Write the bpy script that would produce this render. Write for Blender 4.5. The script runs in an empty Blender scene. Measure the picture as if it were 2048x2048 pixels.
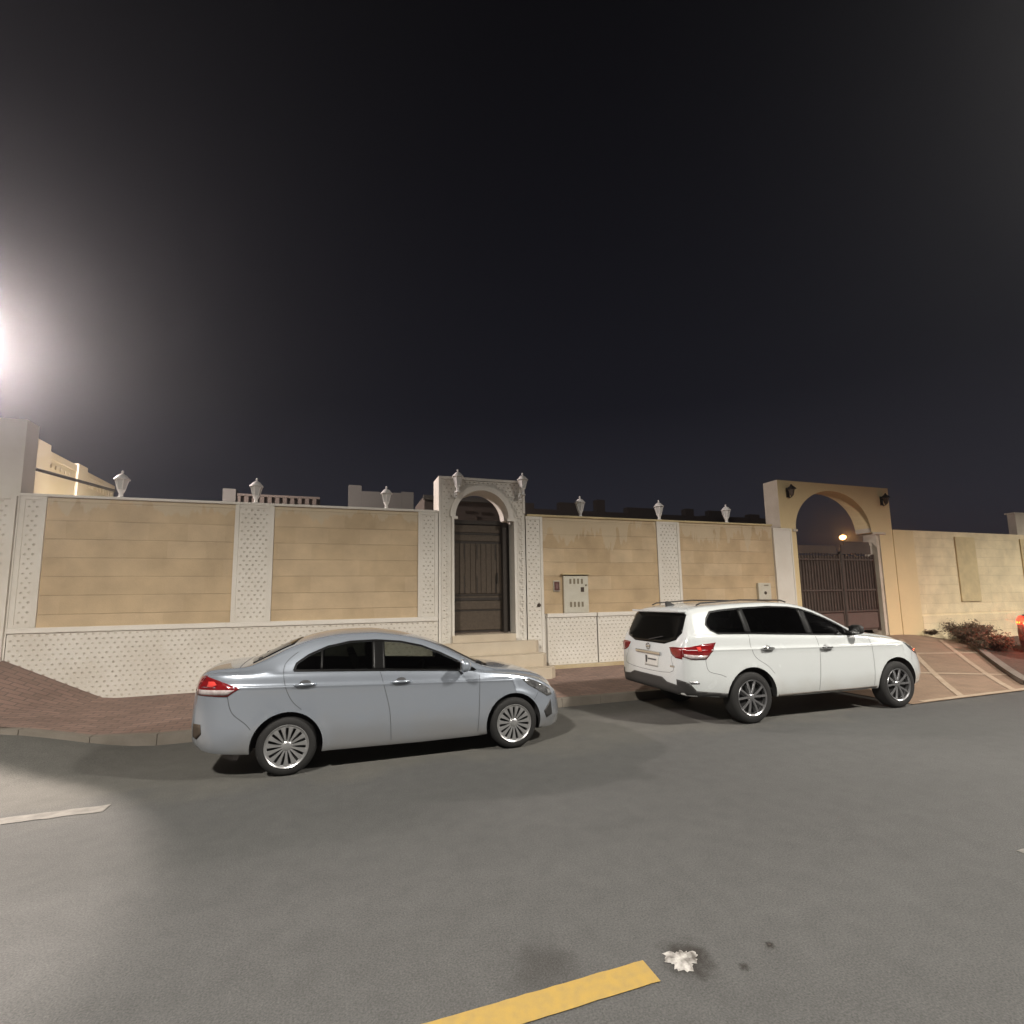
import bpy, bmesh, math, random
from mathutils import Vector, Matrix
from mathutils.bvhtree import BVHTree
from mathutils.geometry import delaunay_2d_cdt, intersect_point_tri_2d
PI = math.pi
sc = bpy.context.scene
col = sc.collection
random.seed(4)

# ------------------------------------------------------------------ camera
cam_d = bpy.data.cameras.new('camera'); cam = bpy.data.objects.new('camera', cam_d); col.objects.link(cam)
cam_d.sensor_width = 36; cam_d.lens = 36 * 1007 / 2048; cam_d.shift_y = (1077 - 1024) / 2048
cam_d.clip_start = .05; cam_d.clip_end = 900
TH, PITCH, ROLL = .335, .120, -.017
Rm = Matrix.Rotation(-TH, 4, 'Z') @ Matrix.Rotation(PI / 2 + PITCH, 4, 'X') @ Matrix.Rotation(ROLL, 4, 'Z')
cam.matrix_world = Matrix.Translation((0, 0, 1.875)) @ Rm
sc.camera = cam

# ------------------------------------------------------------------ night sky
w = bpy.data.worlds.new('World'); sc.world = w; w.use_nodes = True
nt = w.node_tree; nt.nodes.clear()
wo = nt.nodes.new('ShaderNodeOutputWorld'); bg = nt.nodes.new('ShaderNodeBackground')
tc = nt.nodes.new('ShaderNodeTexCoord'); sx = nt.nodes.new('ShaderNodeSeparateXYZ'); rp = nt.nodes.new('ShaderNodeValToRGB')
nt.links.new(tc.outputs['Generated'], sx.inputs[0]); nt.links.new(sx.outputs['Z'], rp.inputs[0])
nt.links.new(rp.outputs[0], bg.inputs[0]); nt.links.new(bg.outputs[0], wo.inputs[0])
e = rp.color_ramp.elements
e[0].position = 0.0; e[0].color = (.026, .022, .028, 1)
e[1].position = .8; e[1].color = (.0014, .0014, .0026, 1)
m_ = e.new(.13); m_.color = (.020, .020, .027, 1)
m_ = e.new(.35); m_.color = (.0075, .0076, .0115, 1)
bg.inputs[1].default_value = 1.0
sc.view_settings.view_transform = 'Standard'; sc.view_settings.look = 'None'
sc.view_settings.exposure = 0; sc.view_settings.gamma = 1
sc.cycles.use_denoising = True
sc.cycles.max_bounces = 6; sc.cycles.diffuse_bounces = 3; sc.cycles.glossy_bounces = 3
sc.cycles.transparent_max_bounces = 12; sc.cycles.volume_bounces = 0
sc.cycles.sample_clamp_indirect = 4; sc.cycles.caustics_reflective = False; sc.cycles.caustics_refractive = False

def lamp(name, kind, loc, power, color, size=.2, parent=None, aim=None, spot=None, blend=.5):
    d = bpy.data.lights.new(name, kind); d.energy = power; d.color = color
    if kind == 'AREA': d.shape = 'DISK'; d.size = size
    else: d.shadow_soft_size = size
    if kind == 'SPOT': d.spot_size = spot; d.spot_blend = blend
    o = bpy.data.objects.new(name, d); col.objects.link(o); o.location = loc
    if aim is not None:
        o.rotation_euler = (Vector(aim) - Vector(loc)).to_track_quat('-Z', 'Y').to_euler()
    if parent:
        o.location = Vector(loc) - parent.location
        o.parent = parent
    return o

# ------------------------------------------------------------------ helpers
def mat(name, colr, rough=.8, metal=0., coat=0., spec=None, noise=None, bump=None, emit=None, estr=0., trans=0.):
    """noise=(scale, amount, colour2[, detail]); bump=(scale, distance)"""
    m = bpy.data.materials.new(name); m.use_nodes = True
    n = m.node_tree; b = n.nodes['Principled BSDF']
    b.inputs['Base Color'].default_value = (*colr, 1); b.inputs['Roughness'].default_value = rough
    b.inputs['Metallic'].default_value = metal; b.inputs['Coat Weight'].default_value = coat
    b.inputs['Coat Roughness'].default_value = .06
    if spec is not None: b.inputs['Specular IOR Level'].default_value = spec
    if trans: b.inputs['Transmission Weight'].default_value = trans
    if emit: b.inputs['Emission Color'].default_value = (*emit, 1); b.inputs['Emission Strength'].default_value = estr
    t = None
    if noise or bump:
        t = n.nodes.new('ShaderNodeTexCoord')
    if noise:
        x = n.nodes.new('ShaderNodeTexNoise'); x.inputs['Scale'].default_value = noise[0]; x.inputs['Detail'].default_value = noise[3] if len(noise) > 3 else 6
        n.links.new(t.outputs['Object'], x.inputs['Vector'])
        r = n.nodes.new('ShaderNodeMapRange'); r.inputs[1].default_value = .35; r.inputs[2].default_value = .68; r.inputs[4].default_value = noise[1]
        n.links.new(x.outputs[0], r.inputs[0])
        mx = n.nodes.new('ShaderNodeMix'); mx.data_type = 'RGBA'
        mx.inputs[6].default_value = (*colr, 1); mx.inputs[7].default_value = (*noise[2], 1)
        n.links.new(r.outputs[0], mx.inputs[0]); n.links.new(mx.outputs[2], b.inputs['Base Color'])
    if bump:
        x = n.nodes.new('ShaderNodeTexNoise'); x.inputs['Scale'].default_value = bump[0]; x.inputs['Detail'].default_value = 5
        n.links.new(t.outputs['Object'], x.inputs['Vector'])
        bb = n.nodes.new('ShaderNodeBump'); bb.inputs['Distance'].default_value = bump[1]; bb.inputs['Strength'].default_value = .7
        n.links.new(x.outputs[0], bb.inputs['Height']); n.links.new(bb.outputs[0], b.inputs['Normal'])
    return m

def thing(name, label, cat, loc=(0, 0, 0), rz=0, group=None):
    o = bpy.data.objects.new(name, None); o.empty_display_size = .2; col.objects.link(o)
    o.location = loc; o.rotation_euler = (0, 0, rz)
    tag(o, label, cat, group)
    return o
def tag(o, label=None, cat=None, group=None, kind=None):
    if label: o['label'] = label
    if cat: o['category'] = cat
    if group: o['group'] = group
    if kind: o['kind'] = kind
    return o
def link(name, bm, m, parent=None, world=True, smooth=False, loc=None):
    """one mesh object; world=True: coordinates are world ones and are moved into the parent's frame"""
    if parent is not None and world:
        bm.transform((Matrix.Translation(parent.location) @ Matrix.Rotation(parent.rotation_euler.z, 4, 'Z')).inverted())
    if loc is not None: bm.transform(Matrix.Translation(-Vector(loc)))
    me = bpy.data.meshes.new(name); bm.normal_update(); bm.to_mesh(me); bm.free()
    o = bpy.data.objects.new(name, me); col.objects.link(o)
    for k in (m if isinstance(m, (list, tuple)) else [m]): me.materials.append(k)
    if smooth:
        for p in me.polygons: p.use_smooth = True
        if smooth is not True:
            try: me.set_sharp_from_angle(angle=math.radians(smooth))
            except Exception: pass
    if parent is not None: o.parent = parent
    if loc is not None: o.location = loc
    return o
def sub(o, child):      # make child a sub-part of part o (both in the same frame)
    child.parent = o
    return child
def box(bm, x0, x1, y0, y1, z0, z1, bev=0., mi=0):
    t = bmesh.new()
    v = bmesh.ops.create_cube(t, size=1)['verts']
    for p in v: p.co = Vector(((x0 + x1) / 2 + p.co.x * (x1 - x0), (y0 + y1) / 2 + p.co.y * (y1 - y0), (z0 + z1) / 2 + p.co.z * (z1 - z0)))
    if bev: bmesh.ops.bevel(t, geom=t.edges[:], offset=bev, segments=2, affect='EDGES', profile=.7)
    for f in t.faces: f.material_index = mi
    merge(bm, t)
    return bm
def merge(bm, t):
    mp = {}
    for v in t.verts: mp[v] = bm.verts.new(v.co)
    for f in t.faces:
        try:
            g = bm.faces.new([mp[v] for v in f.verts]); g.material_index = f.material_index; g.smooth = f.smooth
        except ValueError: pass
    t.free()
def tube(bm, pts, r, seg=8):
    pts = [Vector(p) for p in pts]; rings = []
    for i, p in enumerate(pts):
        d = (pts[min(i + 1, len(pts) - 1)] - pts[max(i - 1, 0)]).normalized()
        a = d.orthogonal().normalized() if abs(d.z) > .9 else d.cross(Vector((0, 0, 1))).normalized()
        b = d.cross(a); rr = r[i] if isinstance(r, (list, tuple)) else r
        rings.append([bm.verts.new(p + (a * math.cos(t * 2 * PI / seg) + b * math.sin(t * 2 * PI / seg)) * rr) for t in range(seg)])
    for a, b in zip(rings, rings[1:]):
        for t in range(seg): bm.faces.new((a[t], a[(t + 1) % seg], b[(t + 1) % seg], b[t]))
    bm.faces.new(rings[0][::-1]); bm.faces.new(rings[-1])
    return bm
def lathe(bm, prof, seg=24, axis='Z', c=(0, 0, 0)):
    """prof: list of (radius, height) ; closed at the ends where radius is 0"""
    rings = []
    for r, h in prof:
        ring = []
        for t in range(seg if r > 1e-5 else 1):
            a = t * 2 * PI / seg
            p = (r * math.cos(a), r * math.sin(a), h)
            if axis == 'Y': p = (p[0], h, p[1])
            ring.append(bm.verts.new((p[0] + c[0], p[1] + c[1], p[2] + c[2])))
        rings.append(ring)
    for a, b in zip(rings, rings[1:]):
        if len(a) == 1 and len(b) == 1: continue
        for t in range(seg):
            if len(a) == 1: f = (a[0], b[(t + 1) % seg], b[t])
            elif len(b) == 1: f = (a[t], a[(t + 1) % seg], b[0])
            else: f = (a[t], a[(t + 1) % seg], b[(t + 1) % seg], b[t])
            if axis == 'Y': f = f[::-1]
            bm.faces.new(f)
    return bm
def prism(bm, pts, y0, y1):
    """polygon in the x,z plane extruded from y0 to y1"""
    a = [bm.verts.new((x, y0, z)) for x, z in pts]; b = [bm.verts.new((x, y1, z)) for x, z in pts]
    n = len(pts); f1 = bm.faces.new(a); f2 = bm.faces.new(b[::-1])
    for i in range(n): bm.faces.new((a[i], b[i], b[(i + 1) % n], a[(i + 1) % n]))
    bm.normal_update()
    bmesh.ops.triangulate(bm, faces=[f1, f2], ngon_method='EAR_CLIP')
    bmesh.ops.recalc_face_normals(bm, faces=bm.faces[:])
    return bm
def lerp_tab(tab, x, k):
    """smooth (monotone cubic) interpolation in a table of rows (x, a, b, ...)"""
    n = len(tab)
    if x <= tab[0][0]: return tab[0][k]
    if x >= tab[-1][0]: return tab[-1][k]
    i = next(j for j in range(n - 1) if tab[j + 1][0] >= x)
    def s(j): return (tab[j + 1][k] - tab[j][k]) / (tab[j + 1][0] - tab[j][0])
    def d(j):
        if j == 0: return s(0)
        if j == n - 1: return s(n - 2)
        a, b = s(j - 1), s(j)
        return 0 if a * b <= 0 else 2 * a * b / (a + b)
    h = tab[i + 1][0] - tab[i][0]; t = (x - tab[i][0]) / h
    return ((2 * t**3 - 3 * t**2 + 1) * tab[i][k] + (t**3 - 2 * t**2 + t) * h * d(i) + (-2 * t**3 + 3 * t**2) * tab[i + 1][k] + (t**3 - t**2) * h * d(i + 1))
def sstep(a, b, x):
    t = min(1, max(0, (x - a) / (b - a))); return t * t * (3 - 2 * t)

# ------------------------------------------------------------------ materials
def asphalt_mat():
    m = mat('asphalt', (.10, .092, .078), .93, spec=.3)
    n = m.node_tree; b = n.nodes['Principled BSDF']; t = n.nodes.new('ShaderNodeTexCoord')
    def noise(s, d=4):
        x = n.nodes.new('ShaderNodeTexNoise'); x.inputs['Scale'].default_value = s; x.inputs['Detail'].default_value = d
        n.links.new(t.outputs['Object'], x.inputs['Vector']); return x
    def rng(x, a, b_, c, d):
        r = n.nodes.new('ShaderNodeMapRange'); n.links.new(x.outputs[0], r.inputs[0])
        for i, v in enumerate((a, b_, c, d)): r.inputs[i + 1].default_value = v
        return r
    def mul(a, b_):
        x = n.nodes.new('ShaderNodeMath'); x.operation = 'MULTIPLY'; n.links.new(a.outputs[0], x.inputs[0]); n.links.new(b_.outputs[0], x.inputs[1]); return x
    big = rng(noise(.35, 3), .3, .7, .94, 1.06); fine = rng(noise(95, 3), .3, .7, .74, 1.28); mid = rng(noise(6, 5), .3, .7, .93, 1.07)
    ms_ = n.nodes.new('ShaderNodeMapping'); ms_.inputs['Scale'].default_value = (.09, 1.1, 1); n.links.new(t.outputs['Object'], ms_.inputs[0])
    tr = n.nodes.new('ShaderNodeTexNoise'); tr.inputs['Scale'].default_value = 1.; tr.inputs['Detail'].default_value = 4; n.links.new(ms_.outputs[0], tr.inputs['Vector'])
    vo = n.nodes.new('ShaderNodeTexVoronoi'); vo.inputs['Scale'].default_value = 150; n.links.new(t.outputs['Object'], vo.inputs['Vector'])
    agg = n.nodes.new('ShaderNodeMapRange'); n.links.new(vo.outputs['Color'], agg.inputs[0]); agg.inputs[3].default_value = .88; agg.inputs[4].default_value = 1.14
    k = mul(mul(mul(mul(big, fine), mid), rng(tr, .3, .7, .95, 1.05)), agg)
    # sand drifted along the parking lane (v 5.8 .. 8.3)
    sp = n.nodes.new('ShaderNodeSeparateXYZ'); n.links.new(t.outputs['Object'], sp.inputs[0])
    a = n.nodes.new('ShaderNodeMath'); a.operation = 'ADD'; nn = noise(1.3, 5); mm = rng(nn, .2, .8, -.55, .55)
    n.links.new(sp.outputs['Y'], a.inputs[0]); n.links.new(mm.outputs[0], a.inputs[1])
    s = n.nodes.new('ShaderNodeMapRange'); s.interpolation_type = 'SMOOTHSTEP'; n.links.new(a.outputs[0], s.inputs[0]); s.inputs[1].default_value = 5.7; s.inputs[2].default_value = 6.4; s.inputs[4].default_value = .55
    mx = n.nodes.new('ShaderNodeMix'); mx.data_type = 'RGBA'; mx.inputs[6].default_value = (.080, .0795, .077, 1); mx.inputs[7].default_value = (.118, .112, .098, 1)
    n.links.new(s.outputs[0], mx.inputs[0])
    hv = n.nodes.new('ShaderNodeVectorMath'); hv.operation = 'SCALE'; n.links.new(mx.outputs[2], hv.inputs[0]); n.links.new(k.outputs[0], hv.inputs['Scale'])
    n.links.new(hv.outputs[0], b.inputs['Base Color'])
    bb = n.nodes.new('ShaderNodeBump'); bb.inputs['Distance'].default_value = .006; bb.inputs['Strength'].default_value = .6
    n.links.new(noise(110, 3).outputs[0], bb.inputs['Height']); n.links.new(bb.outputs[0], b.inputs['Normal'])
    return m
def brick_mat(name, c1, c2, mortar, bw, bh, ms=.008, rot=None, rough=.85, stain=None, bump=.004, off=.5, world_z=0.):
    """bricks in the x,z plane (rot='XZ') or on the ground (rot=None). stain=(z_top, depth, colour)"""
    m = mat(name, c1, rough); n = m.node_tree; b = n.nodes['Principled BSDF']; t = n.nodes.new('ShaderNodeTexCoord')
    mp = n.nodes.new('ShaderNodeMapping'); n.links.new(t.outputs['Object'], mp.inputs[0])
    if rot == 'XZ': mp.inputs['Rotation'].default_value = (PI / 2, 0, 0); mp.inputs['Location'].default_value = (47, 0, 0)
    elif rot: mp.inputs['Rotation'].default_value = (0, 0, rot)
    br = n.nodes.new('ShaderNodeTexBrick'); n.links.new(mp.outputs[0], br.inputs[0]); br.offset = off
    for nm, v in (('Scale', 1), ('Mortar Size', ms), ('Mortar Smooth', .4), ('Brick Width', bw), ('Row Height', bh), ('Bias', 0)): br.inputs[nm].default_value = v
    br.inputs['Color1'].default_value = (*c1, 1); br.inputs['Color2'].default_value = (*c2, 1); br.inputs['Mortar'].default_value = (*mortar, 1)
    colr = br.outputs[0]
    if bw > 5:      # long courses: block by block tone from a second, jointless bond; joints fade in and out
        b3 = n.nodes.new('ShaderNodeTexBrick'); n.links.new(mp.outputs[0], b3.inputs[0])
        for nm, v in (('Scale', 1), ('Mortar Size', .0), ('Brick Width', .62), ('Row Height', bh), ('Bias', -.3)): b3.inputs[nm].default_value = v
        b3.inputs['Color1'].default_value = (*c1, 1); b3.inputs['Color2'].default_value = (*c2, 1); b3.inputs['Mortar'].default_value = (*c1, 1)
        nf = n.nodes.new('ShaderNodeTexNoise'); nf.inputs['Scale'].default_value = 1.7; nf.inputs['Detail'].default_value = 8; n.links.new(t.outputs['Object'], nf.inputs['Vector'])
        rf = n.nodes.new('ShaderNodeMapRange'); n.links.new(nf.outputs[0], rf.inputs[0]); rf.inputs[1].default_value = .38; rf.inputs[2].default_value = .62; rf.inputs[3].default_value = .15
        ml = n.nodes.new('ShaderNodeMath'); ml.operation = 'MULTIPLY'; n.links.new(br.outputs['Fac'], ml.inputs[0]); n.links.new(rf.outputs[0], ml.inputs[1])
        m3 = n.nodes.new('ShaderNodeMix'); m3.data_type = 'RGBA'; n.links.new(ml.outputs[0], m3.inputs[0]); n.links.new(b3.outputs[0], m3.inputs[6]); m3.inputs[7].default_value = (*mortar, 1); colr = m3.outputs[2]
    nz = n.nodes.new('ShaderNodeTexNoise'); nz.inputs['Scale'].default_value = 2.2; nz.inputs['Detail'].default_value = 7; n.links.new(t.outputs['Object'], nz.inputs['Vector'])
    r = n.nodes.new('ShaderNodeMapRange'); n.links.new(nz.outputs[0], r.inputs[0]); r.inputs[1].default_value = .3; r.inputs[2].default_value = .7; r.inputs[3].default_value = .86; r.inputs[4].default_value = 1.13
    hv = n.nodes.new('ShaderNodeVectorMath'); hv.operation = 'SCALE'; n.links.new(colr, hv.inputs[0]); n.links.new(r.outputs[0], hv.inputs['Scale'])
    out = hv.outputs[0]
    if stain:
        sp = n.nodes.new('ShaderNodeSeparateXYZ'); n.links.new(t.outputs['Object'], sp.inputs[0])
        ms_ = n.nodes.new('ShaderNodeMapping'); ms_.inputs['Scale'].default_value = (1.6, 1.6, .35); n.links.new(t.outputs['Object'], ms_.inputs[0])
        n2 = n.nodes.new('ShaderNodeTexNoise'); n2.inputs['Scale'].default_value = 2.6; n2.inputs['Detail'].default_value = 6; n.links.new(ms_.outputs[0], n2.inputs['Vector'])
        r2 = n.nodes.new('ShaderNodeMapRange'); n.links.new(n2.outputs[0], r2.inputs[0]); r2.inputs[1].default_value = .35; r2.inputs[2].default_value = .75; r2.inputs[3].default_value = 0; r2.inputs[4].default_value = stain[1]
        ad = n.nodes.new('ShaderNodeMath'); ad.operation = 'ADD'; n.links.new(sp.outputs['Z'], ad.inputs[0]); n.links.new(r2.outputs[0], ad.inputs[1])
        r3 = n.nodes.new('ShaderNodeMapRange'); r3.interpolation_type = 'SMOOTHSTEP'; n.links.new(ad.outputs[0], r3.inputs[0]); r3.inputs[1].default_value = stain[0] - .03; r3.inputs[2].default_value = stain[0] + .07; r3.inputs[4].default_value = .75
        mx = n.nodes.new('ShaderNodeMix'); mx.data_type = 'RGBA'; n.links.new(r3.outputs[0], mx.inputs[0]); n.links.new(out, mx.inputs[6]); mx.inputs[7].default_value = (*stain[2], 1)
        out = mx.outputs[2]
    n.links.new(out, b.inputs['Base Color'])
    bb = n.nodes.new('ShaderNodeBump'); bb.inputs['Distance'].default_value = bump; bb.invert = True
    n.links.new(br.outputs['Fac'], bb.inputs['Height'])
    b2 = n.nodes.new('ShaderNodeBump'); b2.inputs['Distance'].default_value = .003; b2.inputs['Strength'].default_value = .6
    n3 = n.nodes.new('ShaderNodeTexNoise'); n3.inputs['Scale'].default_value = 45; n.links.new(t.outputs['Object'], n3.inputs['Vector'])
    n.links.new(n3.outputs[0], b2.inputs['Height']); n.links.new(bb.outputs[0], b2.inputs['Normal']); n.links.new(b2.outputs[0], b.inputs['Normal'])
    return m
def glass_mat(name, tint, gloss=.06):
    m = bpy.data.materials.new(name); m.use_nodes = True; n = m.node_tree; n.nodes.clear()
    o = n.nodes.new('ShaderNodeOutputMaterial'); t = n.nodes.new('ShaderNodeBsdfTransparent'); g = n.nodes.new('ShaderNodeBsdfGlossy'); f = n.nodes.new('ShaderNodeFresnel'); x = n.nodes.new('ShaderNodeMixShader')
    t.inputs[0].default_value = (*tint, 1); g.inputs['Roughness'].default_value = gloss; f.inputs[0].default_value = 1.5
    n.links.new(f.outputs[0], x.inputs[0]); n.links.new(t.outputs[0], x.inputs[1]); n.links.new(g.outputs[0], x.inputs[2]); n.links.new(x.outputs[0], o.inputs[0])
    return m
M = dict(
    asphalt=asphalt_mat(),
    white=mat('white_plaster', (.72, .68, .61), .85, noise=(1.8, .7, (.63, .58, .50)), bump=(40, .003)),
    white2=mat('white_trim', (.75, .71, .64), .8, noise=(3, .5, (.67, .62, .54)), bump=(60, .002)),
    pit=mat('recess_shade_and_joint', (.66, .61, .53), .9, noise=(7, .9, (.44, .39, .32), 3)),  # darker tone puts shade into the lattice recesses; also used for joints
    sand=brick_mat('sand_block', (.51, .385, .24), (.575, .44, .285), (.44, .335, .21), 200, .328, .012, 'XZ', stain=(3.70, .40, (.57, .48, .345))),
    sand2=brick_mat('sand_block_weathered', (.49, .36, .215), (.59, .455, .295), (.40, .29, .18), 200, .328, .009, 'XZ', stain=(3.72, 1.0, (.56, .46, .32))),
    cream=brick_mat('cream_block', (.70, .58, .37), (.73, .61, .395), (.62, .51, .32), 1.1, .30, .010, 'XZ', stain=(3.86, .2, (.6, .53, .4)), bump=.003),
    creamdark=mat('cream_pilaster', (.62, .50, .28), .85, noise=(3, .6, (.42, .34, .2)), bump=(40, .003)),
    ochre=mat('ochre_plaster', (.69, .55, .31), .85, noise=(2, .6, (.62, .50, .29)), bump=(35, .003)),
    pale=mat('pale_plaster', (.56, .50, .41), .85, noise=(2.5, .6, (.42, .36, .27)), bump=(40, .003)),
    step=mat('step_marble', (.55, .47, .36), .6, noise=(2.5, .7, (.46, .38, .28)), bump=(30, .002)),
    plinth=mat('sand_plinth', (.43, .33, .19), .9, noise=(2.2, .9, (.54, .45, .30)), bump=(20, .012)),
    pavers=brick_mat('red_pavers', (.21, .14, .112), (.27, .175, .142), (.13, .10, .085), .24, .12, .009, None, bump=.003),
    pavers2=brick_mat('driveway_pavers', (.27, .185, .125), (.24, .165, .112), (.19, .14, .10), .20, .10, .006, .6, bump=.003),
    band=mat('paving_band', (.42, .33, .24), .85, noise=(6, .6, (.30, .21, .14))),
    kerb=mat('kerb_concrete', (.20, .175, .145), .9, noise=(3, .8, (.145, .125, .10)), bump=(30, .006)),
    line_w=mat('white_road_paint', (.19, .18, .16), .85, noise=(9, .8, (.10, .095, .085)), bump=(60, .002)),
    line_y=mat('yellow_road_paint', (.37, .245, .06), .8, noise=(20, .55, (.26, .19, .075), 9), bump=(70, .003)),
    wood=mat('weathered_door_wood', (.085, .062, .042), .7, noise=(14, .8, (.055, .038, .024)), bump=(30, .004)),
    wood_d=mat('dark_door_frame', (.03, .022, .016), .7, bump=(30, .003)),
    gate=mat('brown_gate_metal', (.075, .052, .040), .65, noise=(5, .8, (.05, .033, .026)), bump=(25, .004)),
    gate_l=mat('gate_kick_plate', (.115, .075, .062), .65, noise=(5, .6, (.09, .058, .047))),
    lantern=mat('white_lantern_metal', (.78, .76, .73), .5, noise=(12, .5, (.68, .65, .6))),
    lglass=mat('frosted_lantern_glass', (.60, .585, .56), .25, coat=.6),
    darkmetal=mat('dark_metal', (.03, .026, .022), .5, .4),
    box=mat('white_utility_box', (.56, .53, .44), .55, noise=(6, .6, (.47, .43, .34))),
    slot=mat('vent_slot', (.20, .165, .11), .8),
    dark=mat('dark_hole', (.06, .042, .028), .8),
    redpanel=mat('dark_red_panel', (.085, .022, .016), .35, noise=(30, .8, (.16, .08, .07))),
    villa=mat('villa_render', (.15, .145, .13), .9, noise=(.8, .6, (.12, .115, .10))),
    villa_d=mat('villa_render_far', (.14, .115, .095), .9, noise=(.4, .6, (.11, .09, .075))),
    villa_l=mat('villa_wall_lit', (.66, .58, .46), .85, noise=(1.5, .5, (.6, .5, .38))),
    earth=mat('sandy_ground', (.20, .155, .105), .95, noise=(.5, .7, (.16, .12, .08))),
    soil=mat('planter_soil', (.10, .06, .04), .95, noise=(8, .8, (.06, .035, .025)), bump=(20, .02)),
    leaf=mat('dry_leaf', (.055, .045, .022), .75, noise=(4, .8, (.10, .05, .025))),
    twig=mat('shrub_twig', (.07, .045, .03), .9),
    rubber=mat('tyre_rubber', (.011, .0105, .010), .8, bump=(60, .002)),
    chrome=mat('chrome', (.75, .75, .75), .12, 1.),
    alloy=mat('alloy_silver', (.60, .60, .60), .32, .85),
    alloy2=mat('alloy_grey', (.42, .42, .43), .3, .9),
    well=mat('wheel_well_black', (.012, .012, .012), .9),
    trim=mat('black_plastic_trim', (.025, .024, .023), .55),
    dusty=mat('dusty_plastic_sill', (.12, .105, .09), .7, noise=(6, .8, (.06, .052, .045))),
    seam=mat('panel_gap', (.045, .045, .048), .8),
    tail=mat('tail_lamp_red', (.20, .008, .010), .12, coat=1., noise=(14, .7, (.10, .005, .006))),
    tail_hot=mat('tail_lamp_reflector', (.75, .06, .05), .1, coat=1.),
    clear=mat('clear_lens', (.50, .45, .44), .12, coat=1., noise=(25, .7, (.30, .22, .22))),
    head=mat('headlamp_lens', (.40, .40, .40), .08, .7, coat=1., noise=(16, .8, (.08, .08, .08))),
    pillar=mat('gloss_black_pillar', (.006, .006, .006), .35, spec=.12),
    glass_dark=glass_mat('tinted_window_glass', (.10, .11, .10)),
    glass_mid=glass_mat('lightly_tinted_window_glass', (.42, .44, .41)),
    seat=mat('grey_seat_fabric', (.055, .052, .048), .9),
    dash=mat('dark_dashboard', (.03, .03, .03), .7),
    plate=mat('number_plate_white', (.55, .54, .50), .5),
    plate_d=mat('number_plate_mark', (.06, .06, .06), .6),
    cabin=mat('cabin_lining', (.05, .048, .045), .9),
)
def paint(name, c, metal, rough):
    m = mat(name, c, rough, metal, coat=1.)
    n = m.node_tree; b = n.nodes['Principled BSDF']; t = n.nodes.new('ShaderNodeTexCoord')
    nz = n.nodes.new('ShaderNodeTexNoise'); nz.inputs['Scale'].default_value = 2.2; nz.inputs['Detail'].default_value = 2; n.links.new(t.outputs['Object'], nz.inputs['Vector'])
    # road dust settled on the lower body, worn unevenly
    sp = n.nodes.new('ShaderNodeSeparateXYZ'); n.links.new(t.outputs['Object'], sp.inputs[0])
    a = n.nodes.new('ShaderNodeMath'); a.operation = 'MULTIPLY_ADD'; n.links.new(nz.outputs[0], a.inputs[0]); a.inputs[1].default_value = .5; n.links.new(sp.outputs['Z'], a.inputs[2])
    r = n.nodes.new('ShaderNodeMapRange'); n.links.new(a.outputs[0], r.inputs[0]); r.inputs[1].default_value = .5; r.inputs[2].default_value = .85; r.inputs[3].default_value = .45; r.inputs[4].default_value = .03
    mx = n.nodes.new('ShaderNodeMix'); mx.data_type = 'RGBA'; n.links.new(r.outputs[0], mx.inputs[0]); mx.inputs[6].default_value = (*c, 1); mx.inputs[7].default_value = (.36, .32, .26, 1)
    n.links.new(mx.outputs[2], b.inputs['Base Color'])
    rr = n.nodes.new('ShaderNodeMapRange'); n.links.new(nz.outputs[0], rr.inputs[0]); rr.inputs[3].default_value = rough * .92; rr.inputs[4].default_value = rough * 1.12; n.links.new(rr.outputs[0], b.inputs['Roughness'])
    return m
M['silver'] = paint('silver_blue_paint', (.36, .40, .46), .55, .25)
M['whitecar'] = paint('white_car_paint', (.56, .585, .585), 0., .26)
M['greycar'] = paint('dark_grey_paint', (.05, .05, .055), .4, .35)

# ------------------------------------------------------------------ ground
V = 10.83            # plane of the boundary wall's face
KV = 8.25            # kerb line
def zroad(u, v):     # tarmac, humped at the foot of the ramp to the gate beyond the left edge
    return .34 * (1 - sstep(-4.3, -2.2, u)) * sstep(6.9, 8.2, v)
def zdrive(u, v):
    k = 1 - sstep(16.2, 19.5, u) * .55
    e = sstep(9.2, 10.6, u); e = e + (1 - e) * sstep(7.9, 8.4, v)
    return .008 + .69 * k * sstep(5.9, 12.3, v) * e
def zwalk(u, v):
    t = (v - KV) / (V - KV)
    base = .13 + .15 * t
    kl = min(1, max(0, (-3.75 - u) / 1.5))
    left = (zroad(u, KV) + .06) * (1 - t) + t * 1.02
    z = base * (1 - kl) + left * kl
    z = max(z, (zroad(u, KV) + .07) * (1 - t) + z * t) if kl > 0 or u < -2.2 else z
    kr = sstep(9.2, 11.5, u)
    return z * (1 - kr) + zdrive(u, v) * kr
def sheet(us, vs, fz, skip=None):
    bm = bmesh.new(); g = [[bm.verts.new((u, v, fz(u, v))) for v in vs] for u in us]
    for i in range(len(us) - 1):
        for j in range(len(vs) - 1):
            if skip and skip((us[i] + us[i + 1]) / 2, (vs[j] + vs[j + 1]) / 2): continue
            bm.faces.new((g[i][j], g[i + 1][j], g[i + 1][j + 1], g[i][j + 1]))
    return bm
def fr(a, b, s):
    n = max(1, round((b - a) / s)); return [a + (b - a) * i / n for i in range(n + 1)]
bm = sheet([-400, 400], [-400, 400], lambda u, v: -.06)
tag(link('ground', bm, M['earth']), kind='structure')
bm = sheet([-90, -20] + fr(-8, 0, .25) + [12, 40, 120], [-9, 0, 4] + fr(6, 8.3, .2), zroad)
tag(link('road', bm, M['asphalt'], smooth=True), kind='structure')
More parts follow.
